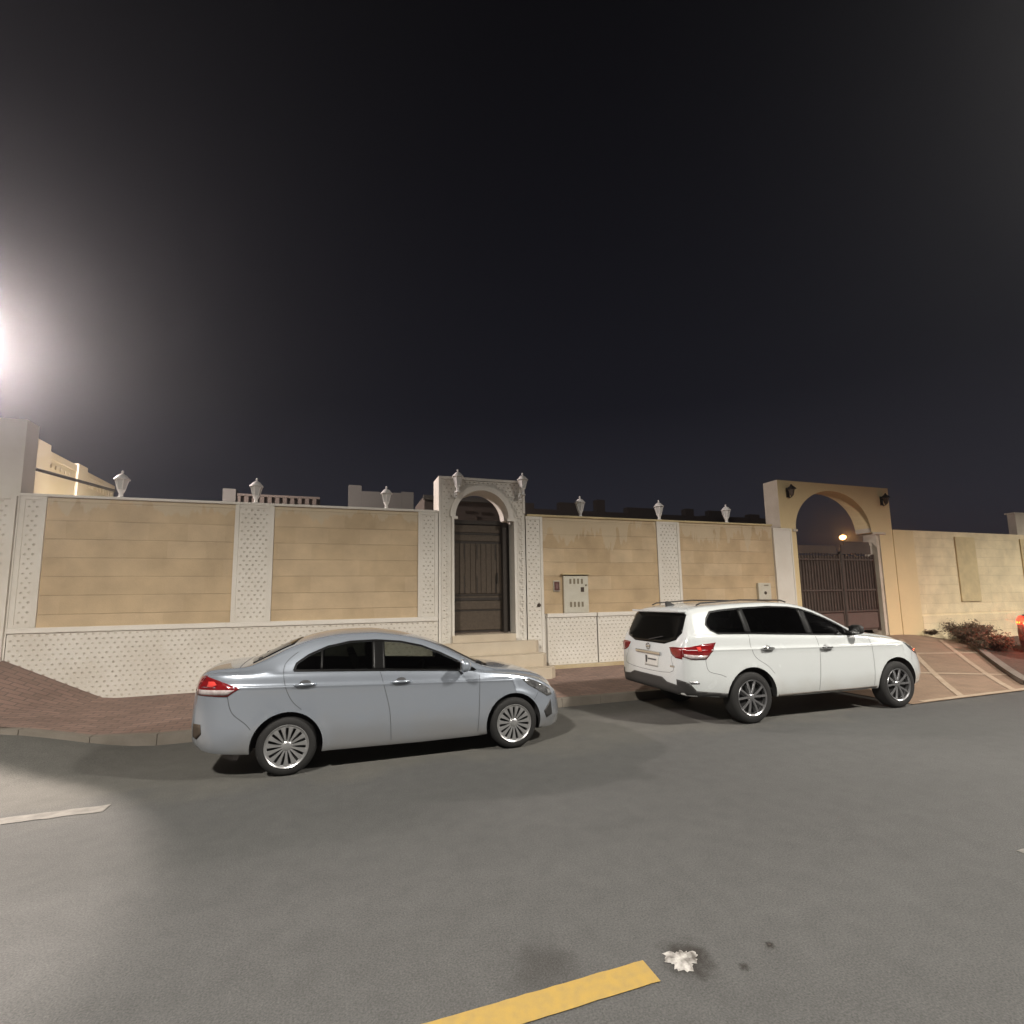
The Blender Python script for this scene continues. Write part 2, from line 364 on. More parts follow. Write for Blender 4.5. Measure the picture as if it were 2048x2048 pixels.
bm = sheet([-40, -12] + fr(-7, 12.4, .2), fr(KV + .13, V + .3, .2), zwalk)
tag(link('pavement', bm, M['pavers'], smooth=True), kind='structure')
bm = sheet(fr(9.2, 24, .3), [6.06] + fr(6.3, 12.2, .3), lambda u, v: zdrive(u, v) + .004, skip=lambda u, v: (u < 11.3 and v > KV + .3) or (u > 13.3 + (v - 6.06) * 1.27 and u > 13.4) or (u < 11.9 and v > V - .2) or (u > 16.2 and v > V + .1))
tag(link('driveway', bm, M['pavers2'], smooth=True), kind='structure')
bm = sheet([-60, -6.2, 60], [V + .5, 15, 60], lambda u, v: .9)
tag(link('plot_ground', bm, M['earth']), kind='structure')
# kerb: real stones along the edge of the pavement
k = bmesh.new(); u = -9.
while u < 9.1:
    z0, z1 = zwalk(u + .005, KV + .14), zwalk(u + .745, KV + .14)
    b0 = min(zroad(u, KV), zroad(u + .75, KV)) - .05
    vs = [k.verts.new(p) for p in ((u + .002, KV, b0), (u + .748, KV, b0), (u + .748, KV + .14, b0), (u + .004, KV + .14, b0),
                                  (u + .004, KV + .02, z0 + .004), (u + .746, KV + .02, z1 + .004), (u + .746, KV + .14, z1 + .006), (u + .004, KV + .14, z0 + .006))]
    for f in ((0, 1, 5, 4), (1, 2, 6, 5), (2, 3, 7, 6), (3, 0, 4, 7), (4, 5, 6, 7)): k.faces.new([vs[i] for i in f])
    u += .75
tag(link('kerb', k, M['kerb']), kind='structure')

def strip(name, m, pts, z=.004, label=None):
    bm = bmesh.new(); bm.faces.new([bm.verts.new((x, y, z)) for x, y in pts]); return tag(link(name, bm, m), kind='structure')
def ragged(u0, u1, v0, v1, step, jit, z=.005):
    bm = bmesh.new(); us = fr(u0, u1, step); prev = None
    for i, u in enumerate(us):
        a = bm.verts.new((u + (random.uniform(-jit, jit) if i in (0, len(us) - 1) else 0), v0 + random.uniform(-jit, jit), z))
        b = bm.verts.new((u, v1 + random.uniform(-jit, jit), z))
        if prev: bm.faces.new((prev[0], a, b, prev[1]))
        prev = (a, b)
    return bm
tag(link('yellow_line', ragged(-1.6, 1.545, 2.335, 2.488, .05, .0022), M['line_y']), kind='structure')
tag(link('white_line', ragged(4.70, 7.8, 2.36, 2.5, .1, .006), M['line_w']), kind='structure')
tag(link('parking_line', ragged(-9, -1.98, 5.86, 6.03, .1, .01), M['line_w']), kind='structure')
# bands of pale setts laid diagonally in the driveway
def band(p0, p1, wd=.11):
    bm = bmesh.new(); p0 = Vector(p0); p1 = Vector(p1); d = (p1 - p0); n = Vector((-d.y, d.x)).normalized() * wd / 2; prev = None
    for i in range(25):
        p = p0 + d * i / 24; a = bm.verts.new((p.x + n.x, p.y + n.y, zdrive(*(p + n)) + .012)); b = bm.verts.new((p.x - n.x, p.y - n.y, zdrive(*(p - n)) + .012))
        if prev: bm.faces.new((prev[0], a, b, prev[1]))
        prev = (a, b)
    bmesh.ops.recalc_face_normals(bm, faces=bm.faces[:])
    for f in bm.faces:
        if f.normal.z < 0: f.normal_flip()
    return bm
bb = bmesh.new()
for p0, p1 in (((10.6, 6.15), (15.4, 10.3)), ((12.1, 6.15), (16.6, 10.0)), ((9.6, 6.9), (12.4, 9.4)), ((11.9, 7.7), (14.2, 6.9)), ((13.6, 9.0), (16.2, 8.6)), ((9.5, 6.12), (12.9, 6.12))):
    merge(bb, band(p0, p1))
tag(link('paving_bands', bb, M['band']), kind='structure')
# planter kerb and soil on the right
def zk(u, v): return zdrive(u, v) + .10
kb = bmesh.new(); prev = None
for i in range(31):
    t = i / 30; u_, v_ = 12.9 + 5.6 * t, 6.3 + 4.35 * t
    z = zk(u_, v_)
    ring = [kb.verts.new(p) for p in ((u_ - .06, v_ + .05, z - .2), (u_ - .06, v_ + .05, z), (u_ + .06, v_ - .05, z), (u_ + .06, v_ - .05, z - .2))]
    if prev:
        for a in range(3): kb.faces.new((prev[a], ring[a], ring[a + 1], prev[a + 1]))
    prev = ring
bmesh.ops.recalc_face_normals(kb, faces=kb.faces[:])
tag(link('planter_kerb', kb, M['kerb']), kind='structure')
bm = bmesh.new(); g = []
for i in range(41):
    t = i / 40; u0_, v_ = 12.93 + 5.75 * t, 6.28 + 4.5 * t
    g.append([bm.verts.new((u0_ + x_, v_, zk(u0_ + x_, v_) - .03 + (.02 * math.sin((u0_ + x_) * 5) * math.cos(v_ * 4) if x_ > .1 else 0))) for x_ in [0, .2, .5, .9, 1.3, 1.8, 2.3, 3, 4, 6, 9, 14]])
for p_, q_ in zip(g, g[1:]):
    for i in range(11): bm.faces.new((p_[i], p_[i + 1], q_[i + 1], q_[i]))
tag(link('planting_bed', bm, M['soil'], smooth=True), kind='structure')

# ------------------------------------------------------------------ wall builders
def lattice(bm, u0, u1, z0, z1, v, cw=.108, ch=.082, depth=.012, mask=None):
    """plate whose face is pierced by rows of small three-cornered recesses"""
    nu = max(1, round((u1 - u0) / cw)); nz = max(1, round((z1 - z0) / ch)); cw = (u1 - u0) / nu; ch = (z1 - z0) / nz
    for j in range(nz):
        off = (j % 2) * .5
        for i in range(-1 if off else 0, nu):
            a, b = u0 + (i + off) * cw, u0 + (i + 1 + off) * cw
            full = a >= u0 - 1e-6 and b <= u1 + 1e-6
            a, b = max(a, u0), min(b, u1); c, d = z0 + j * ch, z0 + (j + 1) * ch
            if mask and not (mask(a, c) and mask(b, c) and mask(a, d) and mask(b, d)): continue
            o = [bm.verts.new(p) for p in ((a, v, c), ((a + b) / 2, v, c), (b, v, c), (b, v, d), ((a + b) / 2, v, d), (a, v, d))]
            if not full:
                bm.faces.new(o); continue
            cx, cz = (a + b) / 2, (c + d) / 2; s = ch * .27 * random.uniform(.8, 1.15); w_ = cw * .22
            pts = ((-w_, -s * .55), (0, -s * .95), (w_, -s * .55), (w_ * .75, s * .35), (0, s * .95), (-w_ * .75, s * .35))
            if (i + j) % 2: pts = ((-w_ * .75, -s * .35), (0, -s * .95), (w_ * .75, -s * .35), (w_, s * .55), (0, s * .95), (-w_, s * .55))
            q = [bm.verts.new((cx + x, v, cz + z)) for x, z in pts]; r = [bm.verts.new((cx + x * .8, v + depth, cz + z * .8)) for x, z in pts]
            for k_ in range(6):
                bm.faces.new((o[k_], o[(k_ + 1) % 6], q[(k_ + 1) % 6], q[k_]))
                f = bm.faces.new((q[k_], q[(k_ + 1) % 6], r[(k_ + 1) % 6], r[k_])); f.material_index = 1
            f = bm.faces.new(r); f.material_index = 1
    return bm
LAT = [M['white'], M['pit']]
ZT, ZP = 3.84, 1.53
wall = thing('boundary_wall', 'long boundary wall of sand coloured block panels framed in white pierced lattice, behind both parked cars', 'wall', (0, V + .15, .1))
def core(u0, u1, name='wall_core', z0=-.1):
    link(name, box(bmesh.new(), u0, u1, V + .055, V + .30, z0, ZT - .06), M['white'], wall)
core(-5.2, 2.05); core(4.15, 11.50)
for a, b in ((-4.82, -1.89), (-1.20, 1.63)):
    link('sand_panel', box(bmesh.new(), a, b, V + .02, V + .06, ZP, ZT - .05), M['sand'], wall)
for a, b in ((4.53, 7.68), (8.37, 11.50)):
    link('sand_panel', box(bmesh.new(), a, b, V + .02, V + .06, ZP, ZT - .05), M['sand2'], wall)
def pilaster(a, b, z0=ZP + .002, z1=ZT - .05, parent=None, fw=.075):
    bm = bmesh.new(); lattice(bm, a + fw, b - fw, z0 + .05, z1 - .06, V + .004)
    for x0, x1 in ((a, a + fw), (b - fw, b)): box(bm, x0, x1, V - .012, V + .055, z0, z1, .006)
    box(bm, a + fw + .001, b - fw - .001, V - .009, V + .055, z0, z0 + .05); box(bm, a + fw + .001, b - fw - .001, V - .009, V + .055, z1 - .06, z1)
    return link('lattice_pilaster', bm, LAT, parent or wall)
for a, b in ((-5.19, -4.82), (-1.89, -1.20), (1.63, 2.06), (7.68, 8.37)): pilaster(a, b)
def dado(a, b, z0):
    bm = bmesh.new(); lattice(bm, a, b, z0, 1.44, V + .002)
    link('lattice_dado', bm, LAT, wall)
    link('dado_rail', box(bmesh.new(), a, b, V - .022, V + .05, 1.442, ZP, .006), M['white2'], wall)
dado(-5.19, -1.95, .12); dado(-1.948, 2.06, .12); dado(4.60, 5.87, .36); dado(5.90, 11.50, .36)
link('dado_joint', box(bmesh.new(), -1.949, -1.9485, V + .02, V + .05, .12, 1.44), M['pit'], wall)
link('plinth', box(bmesh.new(), 4.62, 11.50, V - .06, V + .054, .0, .355, .02), M['plinth'], wall)
for a, b in ((-5.2, 2.06), (4.15, 11.50)):
    link('coping', box(bmesh.new(), a, b, V - .018, V + .32, ZT - .048, ZT, .008), M['creamdark'] if a > 0 else M['white2'], wall)

def arch_outline(o0, o1, zt, i0, i1, zb, a0, a1, zs, zap, n=28):
    """outline of a portal: outer o0..o1 up to zt, opening i0..i1 from zb to the springing zs, arch a0..a1 up to zap"""
    c = (a0 + a1) / 2; r = (a1 - a0) / 2
    pts = [(o0, zb), (o0, zt), (o1, zt), (o1, zb), (i1, zb), (i1, zs), (a1, zs)]
    for k_ in range(1, n): t = PI * k_ / n; pts.append((c + r * math.cos(t), zs + (zap - zs) * math.sin(t)))
    pts += [(a0, zs), (i0, zs), (i0, zb)]
    out = []
    for p in pts:
        if not out or (abs(p[0] - out[-1][0]) + abs(p[1] - out[-1][1])) > 1e-5: out.append(p)
    return out
def arch_band(bm, c, r0, r1, k0, k1, zs, y0, y1, n=30):
    """smooth moulding round an arch, between ellipses r0 x k0 and r1 x k1"""
    prev = None
    for i in range(n + 1):
        t = PI * i / n; ct, st = math.cos(t), math.sin(t)
        ring = [bm.verts.new((c + r * ct, y, zs + k_ * st)) for r, k_, y in ((r0, k0, y1), (r0, k0, y0), (r1, k1, y0), (r1, k1, y1))]
        if prev:
            for a in range(4): bm.faces.new((prev[a], ring[a], ring[(a + 1) % 4], prev[(a + 1) % 4]))
        else: bm.faces.new(ring)
        prev = ring
    bm.faces.new(prev[::-1]); bmesh.ops.recalc_face_normals(bm, faces=bm.faces[:])
    return bm

# pedestrian entrance
ent = thing('entrance_portal', 'white arched doorway surround of pierced lattice rising above the wall beside the steps', 'doorway', (3.1, V + .2, .3))
bm = prism(bmesh.new(), arch_outline(2.075, 4.10, 4.62, 2.37, 3.82, .25, 2.45, 3.69, 3.72, 4.34), V + .03, V + .62)
link('portal_frame', bm, M['white'], ent)
def mk(x, z):
    if z > 3.70: return ((x - 3.07) / .76) ** 2 + ((z - 3.70) / .76) ** 2 > 1 or (z > 3.72 and False)
    return x <= 2.34 or x >= 3.90
bm = bmesh.new(); lattice(bm, 2.14, 4.06, .3, 4.55, V + .004, mask=mk)
link('lattice_face', bm, LAT, ent)
bm = bmesh.new(); arch_band(bm, 3.07, .62, .74, .62, .74, 3.72, V - .02, V + .035)
box(bm, 2.37, 2.42, V - .015, V + .04, 1.1, 3.70, .004); box(bm, 3.82, 3.88, V - .015, V + .04, 1.0, 3.70, .004)
box(bm, 2.076, 2.13, V - .012, V + .03, .3, 4.619, .004); box(bm, 4.05, 4.1, V - .012, V + .03, 3.85, 4.619, .004)
box(bm, 2.131, 4.049, V - .010, V + .03, 4.56, 4.618, .004); box(bm, 2.36, 2.50, V - .017, V + .038, 3.665, 3.725, .004); box(bm, 3.66, 3.90, V - .017, V + .038, 3.655, 3.725, .004)
link('moulding', bm, M['white2'], ent)
bm = bmesh.new(); lattice(bm, 4.115, 4.46, .40, ZT - .12, V + .004); box(bm, 4.46, 4.525, V - .012, V + .055, .3, ZT - .05, .005); box(bm, 4.102, 4.459, V - .010, V + .055, ZT - .12, ZT - .05, .005)
link('side_post', bm, LAT, ent)
# the door
dv = V + .37
door = link('door', box(bmesh.new(), 2.40, 3.66, dv, dv + .05, 1.15, 3.60), M['wood'], ent)
bm = bmesh.new()
for i in range(9): box(bm, 2.50 + i * .125, 2.615 + i * .125, dv - .022, dv - .001, 2.02, 3.16, .006)
for z0, z1 in ((1.20, 1.62), (1.66, 1.84), (3.22, 3.36), (3.42, 3.58)): box(bm, 2.48, 3.60, dv - .028, dv - .001, z0, z1, .012)
sub(door, link('door_panel', bm, M['wood'], ent)); 
for z0, z1 in ((1.86, 1.92), (3.16, 3.215), (1.15, 1.19), (1.625, 1.655), (3.365, 3.415), (1.97, 2.0)): sub(door, link('door_rail', box(bmesh.new(), 2.42, 3.64, dv - .016, dv - .001, z0, z1), M['wood_d'], ent))
for x in (2.72, 3.02, 3.46):
    for z0, z1 in ((2.02, 2.42), (2.80, 3.14)): sub(door, link('door_bar', box(bmesh.new(), x, x + .022, dv - .034, dv - .0285, z0, z1), M['wood_d'], ent))
bm = bmesh.new(); box(bm, 2.372, 2.44, dv - .05, dv + .06, 1.13, 3.71); box(bm, 3.62, 3.72, dv - .14, dv + .06, 1.13, 3.66); box(bm, 2.441, 3.619, dv - .045, dv + .055, 3.61, 3.70)
box(bm, 3.721, 3.815, dv - .02, dv + .06, 1.13, 3.66)
link('door_frame', bm, M['wood_d'], ent)
bm = bmesh.new(); tube(bm, [(3.50, dv - .03, 2.25), (3.50, dv - .07, 2.25), (3.50, dv - .07, 2.48), (3.50, dv - .03, 2.48)], .012)
sub(door, link('door_handle', bm, M['darkmetal'], ent))
for o in door.children: o.matrix_parent_inverse = Matrix.Identity(4)
# steps
st = thing('entrance_steps', 'pale stone steps climbing from the pavement to the wooden door', 'steps', (3.2, 10.3, .28))
link('landing', box(bmesh.new(), 2.372, 3.818, V - .03, V + .6, .2, 1.115, .008), M['step'], st)
def chamf(bm, x0, x1, y0, y1, z0, z1, c):
    pts = [(x0, y1), (x0, y0 + c), (x0 + c, y0), (x1 - c, y0), (x1, y0 + c), (x1, y1)]
    a = [bm.verts.new((x, y, z0)) for x, y in pts]; b = [bm.verts.new((x, y, z1)) for x, y in pts]
    bm.faces.new(a[::-1]); bm.faces.new(b)
    for i in range(6): bm.faces.new((a[i], a[(i + 1) % 6], b[(i + 1) % 6], b[i]))
    bmesh.ops.bevel(bm, geom=[e for e in bm.edges if abs(e.verts[0].co.z - z1) < 1e-4 and abs(e.verts[1].co.z - z1) < 1e-4], offset=.01, segments=2, affect='EDGES')
    return bm
for x0, x1, y0, y1, z0, z1, c in ((1.98, 4.28, 10.52, V - .031, .2, .962, .10), (1.92, 4.33, 10.18, 10.518, .2, .705, .12), (1.86, 4.40, 9.86, 10.178, .1, .45, .14)):
    link('step', chamf(bmesh.new(), x0, x1, y0, y1, z0, z1, c), M['step'], st)
    bmj = bmesh.new(); box(bmj, (x0 + x1) / 2 + .22, (x0 + x1) / 2 + .226, y0 - .0015, y0 + .02, z0 + .05, z1 - .012)
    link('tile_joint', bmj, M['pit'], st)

# vehicle gate portals
def gate_portal(name, label, cat, u0, u1, right=True):
    t = thing(name, label, cat, ((u0 + u1) / 2, V + .3, .6))
    return t
gp = gate_portal('gate_portal', 'tall yellow plastered arch over the wide brown driveway gate', 'gate arch', 11.8, 16.4)
bm = prism(bmesh.new(), arch_outline(11.82, 16.33, 5.14, 12.38, 15.76, .3, 12.38, 15.42, 3.72, 4.93), V + .0, V + .50)
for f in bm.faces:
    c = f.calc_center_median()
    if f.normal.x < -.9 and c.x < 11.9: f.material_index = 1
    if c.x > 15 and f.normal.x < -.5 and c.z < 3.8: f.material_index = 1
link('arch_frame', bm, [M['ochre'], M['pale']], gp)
bm = bmesh.new(); box(bm, 11.55, 12.12, V - .026, V - .001, .3, ZT - .151); box(bm, 11.49, 11.55, V - .04, V + .05, .3, ZT - .1, .005); box(bm, 12.12, 12.17, V - .04, V - .001, .3, ZT - .1, .005); box(bm, 11.551, 12.119, V - .038, V - .001, ZT - .15, ZT - .1, .004); box(bm, 11.551, 12.119, V - .0, V + .05, .3, ZT - .1)
link('lattice_jamb', bm, LAT, gp)
for a, b in ((15.42, 16.0), (12.25, 12.42)): link('impost', box(bmesh.new(), a, b, V - .03, V - .001, 3.66, 3.73, .006), M['pale'], gp)
link('right_jamb', box(bmesh.new(), 16.335, 17.25, V - .02, V + .3, .3, ZT - .01, .006), M['ochre'], gp)
link('jamb_pier', box(bmesh.new(), 15.64, 15.755, V + .03, V + .44, .5, 3.716, .01), M['pale'], gp)
# the gate leaves
gate = thing('driveway_gate', 'wide two leaved dark brown metal gate of vertical bars under the yellow arch', 'gate', (14, V + .2, .7))
gv = V + .16
for a, b in ((12.40, 14.20), (14.24, 15.62)):
    bm = bmesh.new(); box(bm, a, b, gv + .02, gv + .045, .78, 3.0)
    n = int((b - a) / .115)
    for i in range(n): 
        x = a + .07 + i * (b - a - .1) / n
        tube(bm, [(x, gv, 1.35), (x, gv, 3.0 + .10 * math.sin(PI * (x - a) / (b - a)))], .014, 6)
    for z in (1.33, 1.95, 2.86): box(bm, a + .03, b - .03, gv - .018, gv + .019, z, z + .05)
    for x in (a, b - .06): box(bm, x, x + .06, gv - .02, gv + .05, .76, 3.05)
    lf = link('gate_leaf', bm, M['gate'], gate)
    kp = link('kick_plate', box(bmesh.new(), a + .065, b - .065, gv - .006, gv + .019, .84, 1.30, .004), M['gate_l'], gate); sub(lf, kp); kp.matrix_parent_inverse = Matrix.Identity(4)
    bm = bmesh.new(); box(bm, a + .07, b - .07, gv + .02, gv + .04, 3.06, 3.16 if a < 14 else 3.34); box(bm, a + .2, b - .1, gv + .021, gv + .039, 3.161 if a < 14 else 3.341, 3.30 if a < 14 else 3.44)
    link('mesh_topping', bm, M['gate'], gate)
link('meeting_stile', box(bmesh.new(), 14.19, 14.25, gv - .03, gv + .05, .76, 3.12), M['wood_d'], gate)

# portal of the gate at the left edge
gl = gate_portal('side_gate_portal', 'tall pale lattice gate pier at the left edge of the photo', 'gate arch', -9.8, -5.2)
bm = prism(bmesh.new(), arch_outline(-9.9, -5.20, 5.15, -9.3, -6.05, .3, -9.3, -6.05, 3.72, 4.93), V + .0, V + .38)
link('arch_frame', bm, M['white'], gl)
bm = bmesh.new(); lattice(bm, -6.0, -5.30, .6, 3.72, V - .03); box(bm, -5.30, -5.22, V - .05, V - .0008, .6, 3.78, .005); box(bm, -6.02, -5.301, V - .048, V - .001, 3.72, 3.78, .004)
box(bm, -6.03, -5.302, V - .005, V - .0009, .6, 3.7)
link('lattice_jamb', bm, LAT, gl)

wl = thing('side_wall', 'plain pale wall running on beyond the left gate, out of the picture', 'wall', (-20, V + .15, .2))
link('wall_panel', box(bmesh.new(), -40, -9.91, V + .02, V + .30, .1, ZT, .005), M['white'], wl)
link('coping', box(bmesh.new(), -40, -9.91, V - .018, V + .32, ZT + .002, ZT + .05, .008), M['white2'], wl)
# wall of the neighbouring plot on the right
rw = thing('neighbour_wall', 'cream plastered block wall with shallow pilasters to the right of the yellow arch', 'wall', (20, V + .15, .3))
link('wall_panel', box(bmesh.new(), 17.25, 34, V + .02, V + .30, .2, ZT, .005), M['cream'], rw)
for a, b, z0, z1, m in ((19.25, 20.25, 1.55, 3.68, 'creamdark'), (22.75, 23.6, 1.55, 3.68, 'creamdark')): link('pilaster', box(bmesh.new(), a, b, V - .02, V + .019, z0, z1, .01), M[m], rw)
link('wall_base', box(bmesh.new(), 17.25, 34, V - .03, V + .019, .1, 1.15, .02), M['cream'], rw)
gp2 = thing('wall_pier', 'square pale pier rising above the cream wall at the right edge of the photo', 'pier', (23.9, V + .4, .4))
link('pier_body', box(bmesh.new(), 23.35, 24.5, V + .31, V + .55, .2, 4.66, .01), M['pale'], gp2)
link('pier_cap', box(bmesh.new(), 23.3, 24.55, V + .302, V + .6, 4.665, 4.72, .01), M['pale'], gp2)

# ------------------------------------------------------------------ lanterns on the wall
def make_lantern(loc, label, scale=1., mname='lantern'):
    t = thing('wall_lantern', label, 'lantern', loc, 0, 'white lanterns along the top of the wall')
    S = scale
    bm = bmesh.new(); lathe(bm, [(0, 0), (.062 * S, 0), (.062 * S, .02 * S), (.036 * S, .035 * S), (.034 * S, .09 * S), (.05 * S, .12 * S), (.066 * S, .16 * S), (0, .165 * S)], 12); link('pedestal', bm, M[mname], t, world=False, smooth=40)
    bm = bmesh.new(); lathe(bm, [(.058 * S, .16 * S), (.105 * S, .345 * S), (.0, .35 * S)], 6); link('glass', bm, M['lglass'], t, world=False)
    bm = bmesh.new()
    for i in range(6):
        a = i * PI / 3; tube(bm, [(.06 * S * math.cos(a), .06 * S * math.sin(a), .155 * S), (.109 * S * math.cos(a), .109 * S * math.sin(a), .35 * S)], .0085 * S, 5)
    link('frame', bm, M[mname], t, world=False)
    bm = bmesh.new(); lathe(bm, [(0, .345 * S), (.132 * S, .347 * S), (.128 * S, .362 * S), (.10 * S, .39 * S), (.07 * S, .43 * S), (.03 * S, .455 * S), (.012 * S, .47 * S), (.020 * S, .49 * S), (.022 * S, .50 * S), (.012 * S, .52 * S), (0, .53 * S)], 12); link('cap', bm, M[mname], t, world=False, smooth=40)
    return t
def copy_tree(o, parent=None):
    c = o.copy(); col.objects.link(c); c.parent = parent
    for ch in list(o.children): copy_tree(ch, c)
    return c
L0 = make_lantern((-3.80, V + .13, ZT), 'white lantern on the wall nearest to the left gate pier')
for u_, lb, s in ((-1.56, 'white lantern on top of the wall above the first lattice pilaster left of the door', 1), (.965, 'white lantern on the wall just left of the arched doorway, above the silver car', 1),
              (5.60, 'white lantern on the wall just right of the arched doorway, above the meter cabinet', 1), (7.88, 'white lantern on the wall above the lattice pilaster behind the white car', 1),
              (10.05, 'white lantern on the wall nearest to the yellow arch', 1)):
    c = copy_tree(L0); c.location = (u_, V + .13, ZT); c['label'] = lb; c.rotation_euler.z = random.uniform(0, 1); c.scale = (random.uniform(.97, 1.03),) * 3
for u_, lb in ((2.46, 'white bracket lantern on the left shoulder of the arched doorway'), (3.98, 'white bracket lantern on the right shoulder of the arched doorway')):
    c = copy_tree(L0); c.location = (u_, V - .20, 4.22 + (.02 if u_ > 3 else 0)); c['label'] = lb; c['group'] = 'white lanterns on the doorway arch'
    bm = bmesh.new(); tube(bm, [(0, .20, .0), (0, .10, -.04), (0, 0, .0)], .018, 8); box(bm, -.05, .05, .182, .198, -.08, .08, .004); link('bracket', bm, M['lantern'], c, world=False)
FX = None
for u_, z_, lb in ((12.17, 4.78, 'dark wall lantern on the left shoulder of the yellow arch'), (15.98, 4.72, 'dark wall lantern on the right shoulder of the yellow arch')):
    if FX is None:
        FX = thing('arch_lantern', lb, 'lantern', (u_, V - .15, z_), 0, 'dark lanterns on the yellow arch')
        bm = bmesh.new(); lathe(bm, [(0, -.13), (.03, -.12), (.05, -.09), (.085, .07), (0, .075)], 6); link('glass', bm, M['dark'], FX, world=False)
        bm = bmesh.new(); lathe(bm, [(0, .07), (.13, .075), (.10, .12), (.04, .17), (.02, .21), (0, .23)], 8); link('cap', bm, M['darkmetal'], FX, world=False)
        bm = bmesh.new(); tube(bm, [(0, .14, .0), (0, .08, -.16), (0, 0, -.13)], .016, 6); box(bm, -.05, .05, .12, .148, -.14, .14, .004); link('bracket', bm, M['darkmetal'], FX, world=False)
    else:
        c = copy_tree(FX); c.location = (u_, V - .15, z_); c['label'] = lb

# things fixed to the wall
mb = thing('meter_cabinet', 'white metal meter cabinet with vent slots set in the sand panel right of the steps', 'cabinet', (5.33, V - .02, 1.55))
link('cabinet_door', box(bmesh.new(), 5.02, 5.66, V - .035, V + .019, 1.535, 2.40, .006), M['box'], mb)
for i in range(4):
    x = 5.17 + i * .10
    for z in (2.21, 1.67): link('vent_slot', box(bmesh.new(), x, x + .052, V - .0395, V - .0355, z, z + .12, .0015), M['slot'], mb)
bm = bmesh.new(); box(bm, 5.46, 5.545, V - .042, V - .0355, 2.02, 2.13, .002); link('sight_glass', bm, M['dark'], mb)
bm = bmesh.new(); box(bm, 4.98, 5.70, V - .09, V + .019, 2.425, 2.45, .003); link('drip_ledge', bm, M['creamdark'], mb)
bm = bmesh.new(); tube(bm, [(5.60, V - .036, 2.18), (5.60, V - .06, 2.18)], .018); link('lock', bm, M['slot'], mb)
ip = thing('intercom_panel', 'small dark red intercom panel in a pale frame left of the meter cabinet', 'intercom', (4.86, V - .01, 2.17))
link('panel_frame', box(bmesh.new(), 4.775, 4.935, V - .01, V + .019, 2.04, 2.29, .004), M['box'], ip)
link('panel_face', box(bmesh.new(), 4.79, 4.92, V - .022, V - .0105, 2.06, 2.27, .003), M['redpanel'], ip)
link('speaker_grille', box(bmesh.new(), 4.83, 4.875, V - .026, V - .0225, 2.10, 2.22, .001), mat('intercom_grille', (.2, .11, .10), .6), ip)
b2 = thing('utility_box', 'small white utility box with dark round lock on the wall beside the yellow arch', 'utility box', (11, V - .03, 1.76))
link('box_body', box(bmesh.new(), 10.80, 11.23, V - .06, V + .019, 1.74, 2.20, .008), M['box'], b2)
bm = bmesh.new(); lathe(bm, [(0, -.075 + 0), (.04, -.073), (.045, -.0605)], 14, 'Y', (11.03, V, 1.93)); link('lock', bm, M['dark'], b2)
link('label_plate', box(bmesh.new(), 11.0, 11.15, V - .064, V - .0605, 2.12, 2.15), M['slot'], b2)
bell = bmesh.new(); lathe(bell, [(0, -.04), (.03, -.038), (.04, -.02), (.042, .0)], 14, 'Y', (4.40, V, 1.73))
tag(link('door_bell', bell, M['dark'], loc=(4.40, V, 1.73)), 'small dark round bell button on the white post right of the door', 'bell')

# ------------------------------------------------------------------ houses and walls beyond
sw = thing('lit_side_wall', 'brightly lit pale crenellated house wall receding behind the left end of the boundary wall', 'building', (-9, 20, .9))
link('wall', box(bmesh.new(), -9.5, -9, 17.6, 25.2, .9, 6.72), M['villa_l'], sw)
for a, b, z in ((19.2, 20.0, 7.12), (21.9, 22.6, 7.02)): link('pilaster', box(bmesh.new(), -9.4, -8.92, a, b, .9, z, .02), M['villa_l'], sw)
link('parapet', box(bmesh.new(), -9.45, -8.97, 20.01, 21.89, 6.721, 6.95, .01), M['villa_l'], sw)
link('parapet', box(bmesh.new(), -9.45, -8.97, 22.61, 25.2, 6.721, 6.90, .01), M['villa_l'], sw)
bm = bmesh.new()
for i in range(9): box(bm, -8.999, -8.96, 22.9 + i * .25, 23.0 + i * .25, 6.35, 6.55, .01)
for i in range(5): box(bm, -8.999, -8.96, 20.2 + i * .3, 20.36 + i * .3, 6.42, 6.55, .01)
link('moulding', bm, M['villa_l'], sw)
bm = bmesh.new(); tube(bm, [(-8.2, 17.6, 5.78), (-7.35, 20.6, 5.83)], .05)
tag(link('shade_beam', bm, M['darkmetal'], loc=(-7.9, 19, 5.8)), 'thin dark beam crossing in front of the lit side wall', 'beam')
def villa(name, label, u0, u1, v0, v1, z, blocks, m, posts=None, group=None):
    t = thing(name, label, 'house', ((u0 + u1) / 2, (v0 + v1) / 2, .9), 0, group)
    link('wall', box(bmesh.new(), u0, u1, v0, v1, .9, z), M[m], t)
    for a, b, zz in blocks: link('parapet_block', box(bmesh.new(), a, b, v0 - .04, v0 + .6, z - 1.5, zz, .01), M[m], t)
    if posts:
        bm = bmesh.new(); a, b, zz = posts
        for i in range(int((b - a) / .28)): box(bm, a + i * .28, a + i * .28 + .15, v0 + .05, v0 + .2, z + .001, zz - .09)
        box(bm, a, b, v0 + .02, v0 + .24, zz - .089, zz)
        link('balustrade', bm, M['villa_d'], t)
        link('roof_parapet', box(bmesh.new(), a, b, v0 + .19, v0 + .45, z - .2, zz - .10), M['villa_d'], t)
    return t
villa('villa', 'pale villa behind the wall with roof balustrade and turrets, left of the doorway', -5.5, 3.1, 22, 30, 5.85, ((-4.31, -3.85, 6.38), (.37, .90, 6.80), (.901, 2.57, 6.56), (2.571, 3.10, 6.62)), 'villa', (-3.84, -.75, 6.22))
porch = thing('villa_porch', 'brown house front with two dark slots seen through the arch above the door', 'house', (4.6, 16.5, .9))
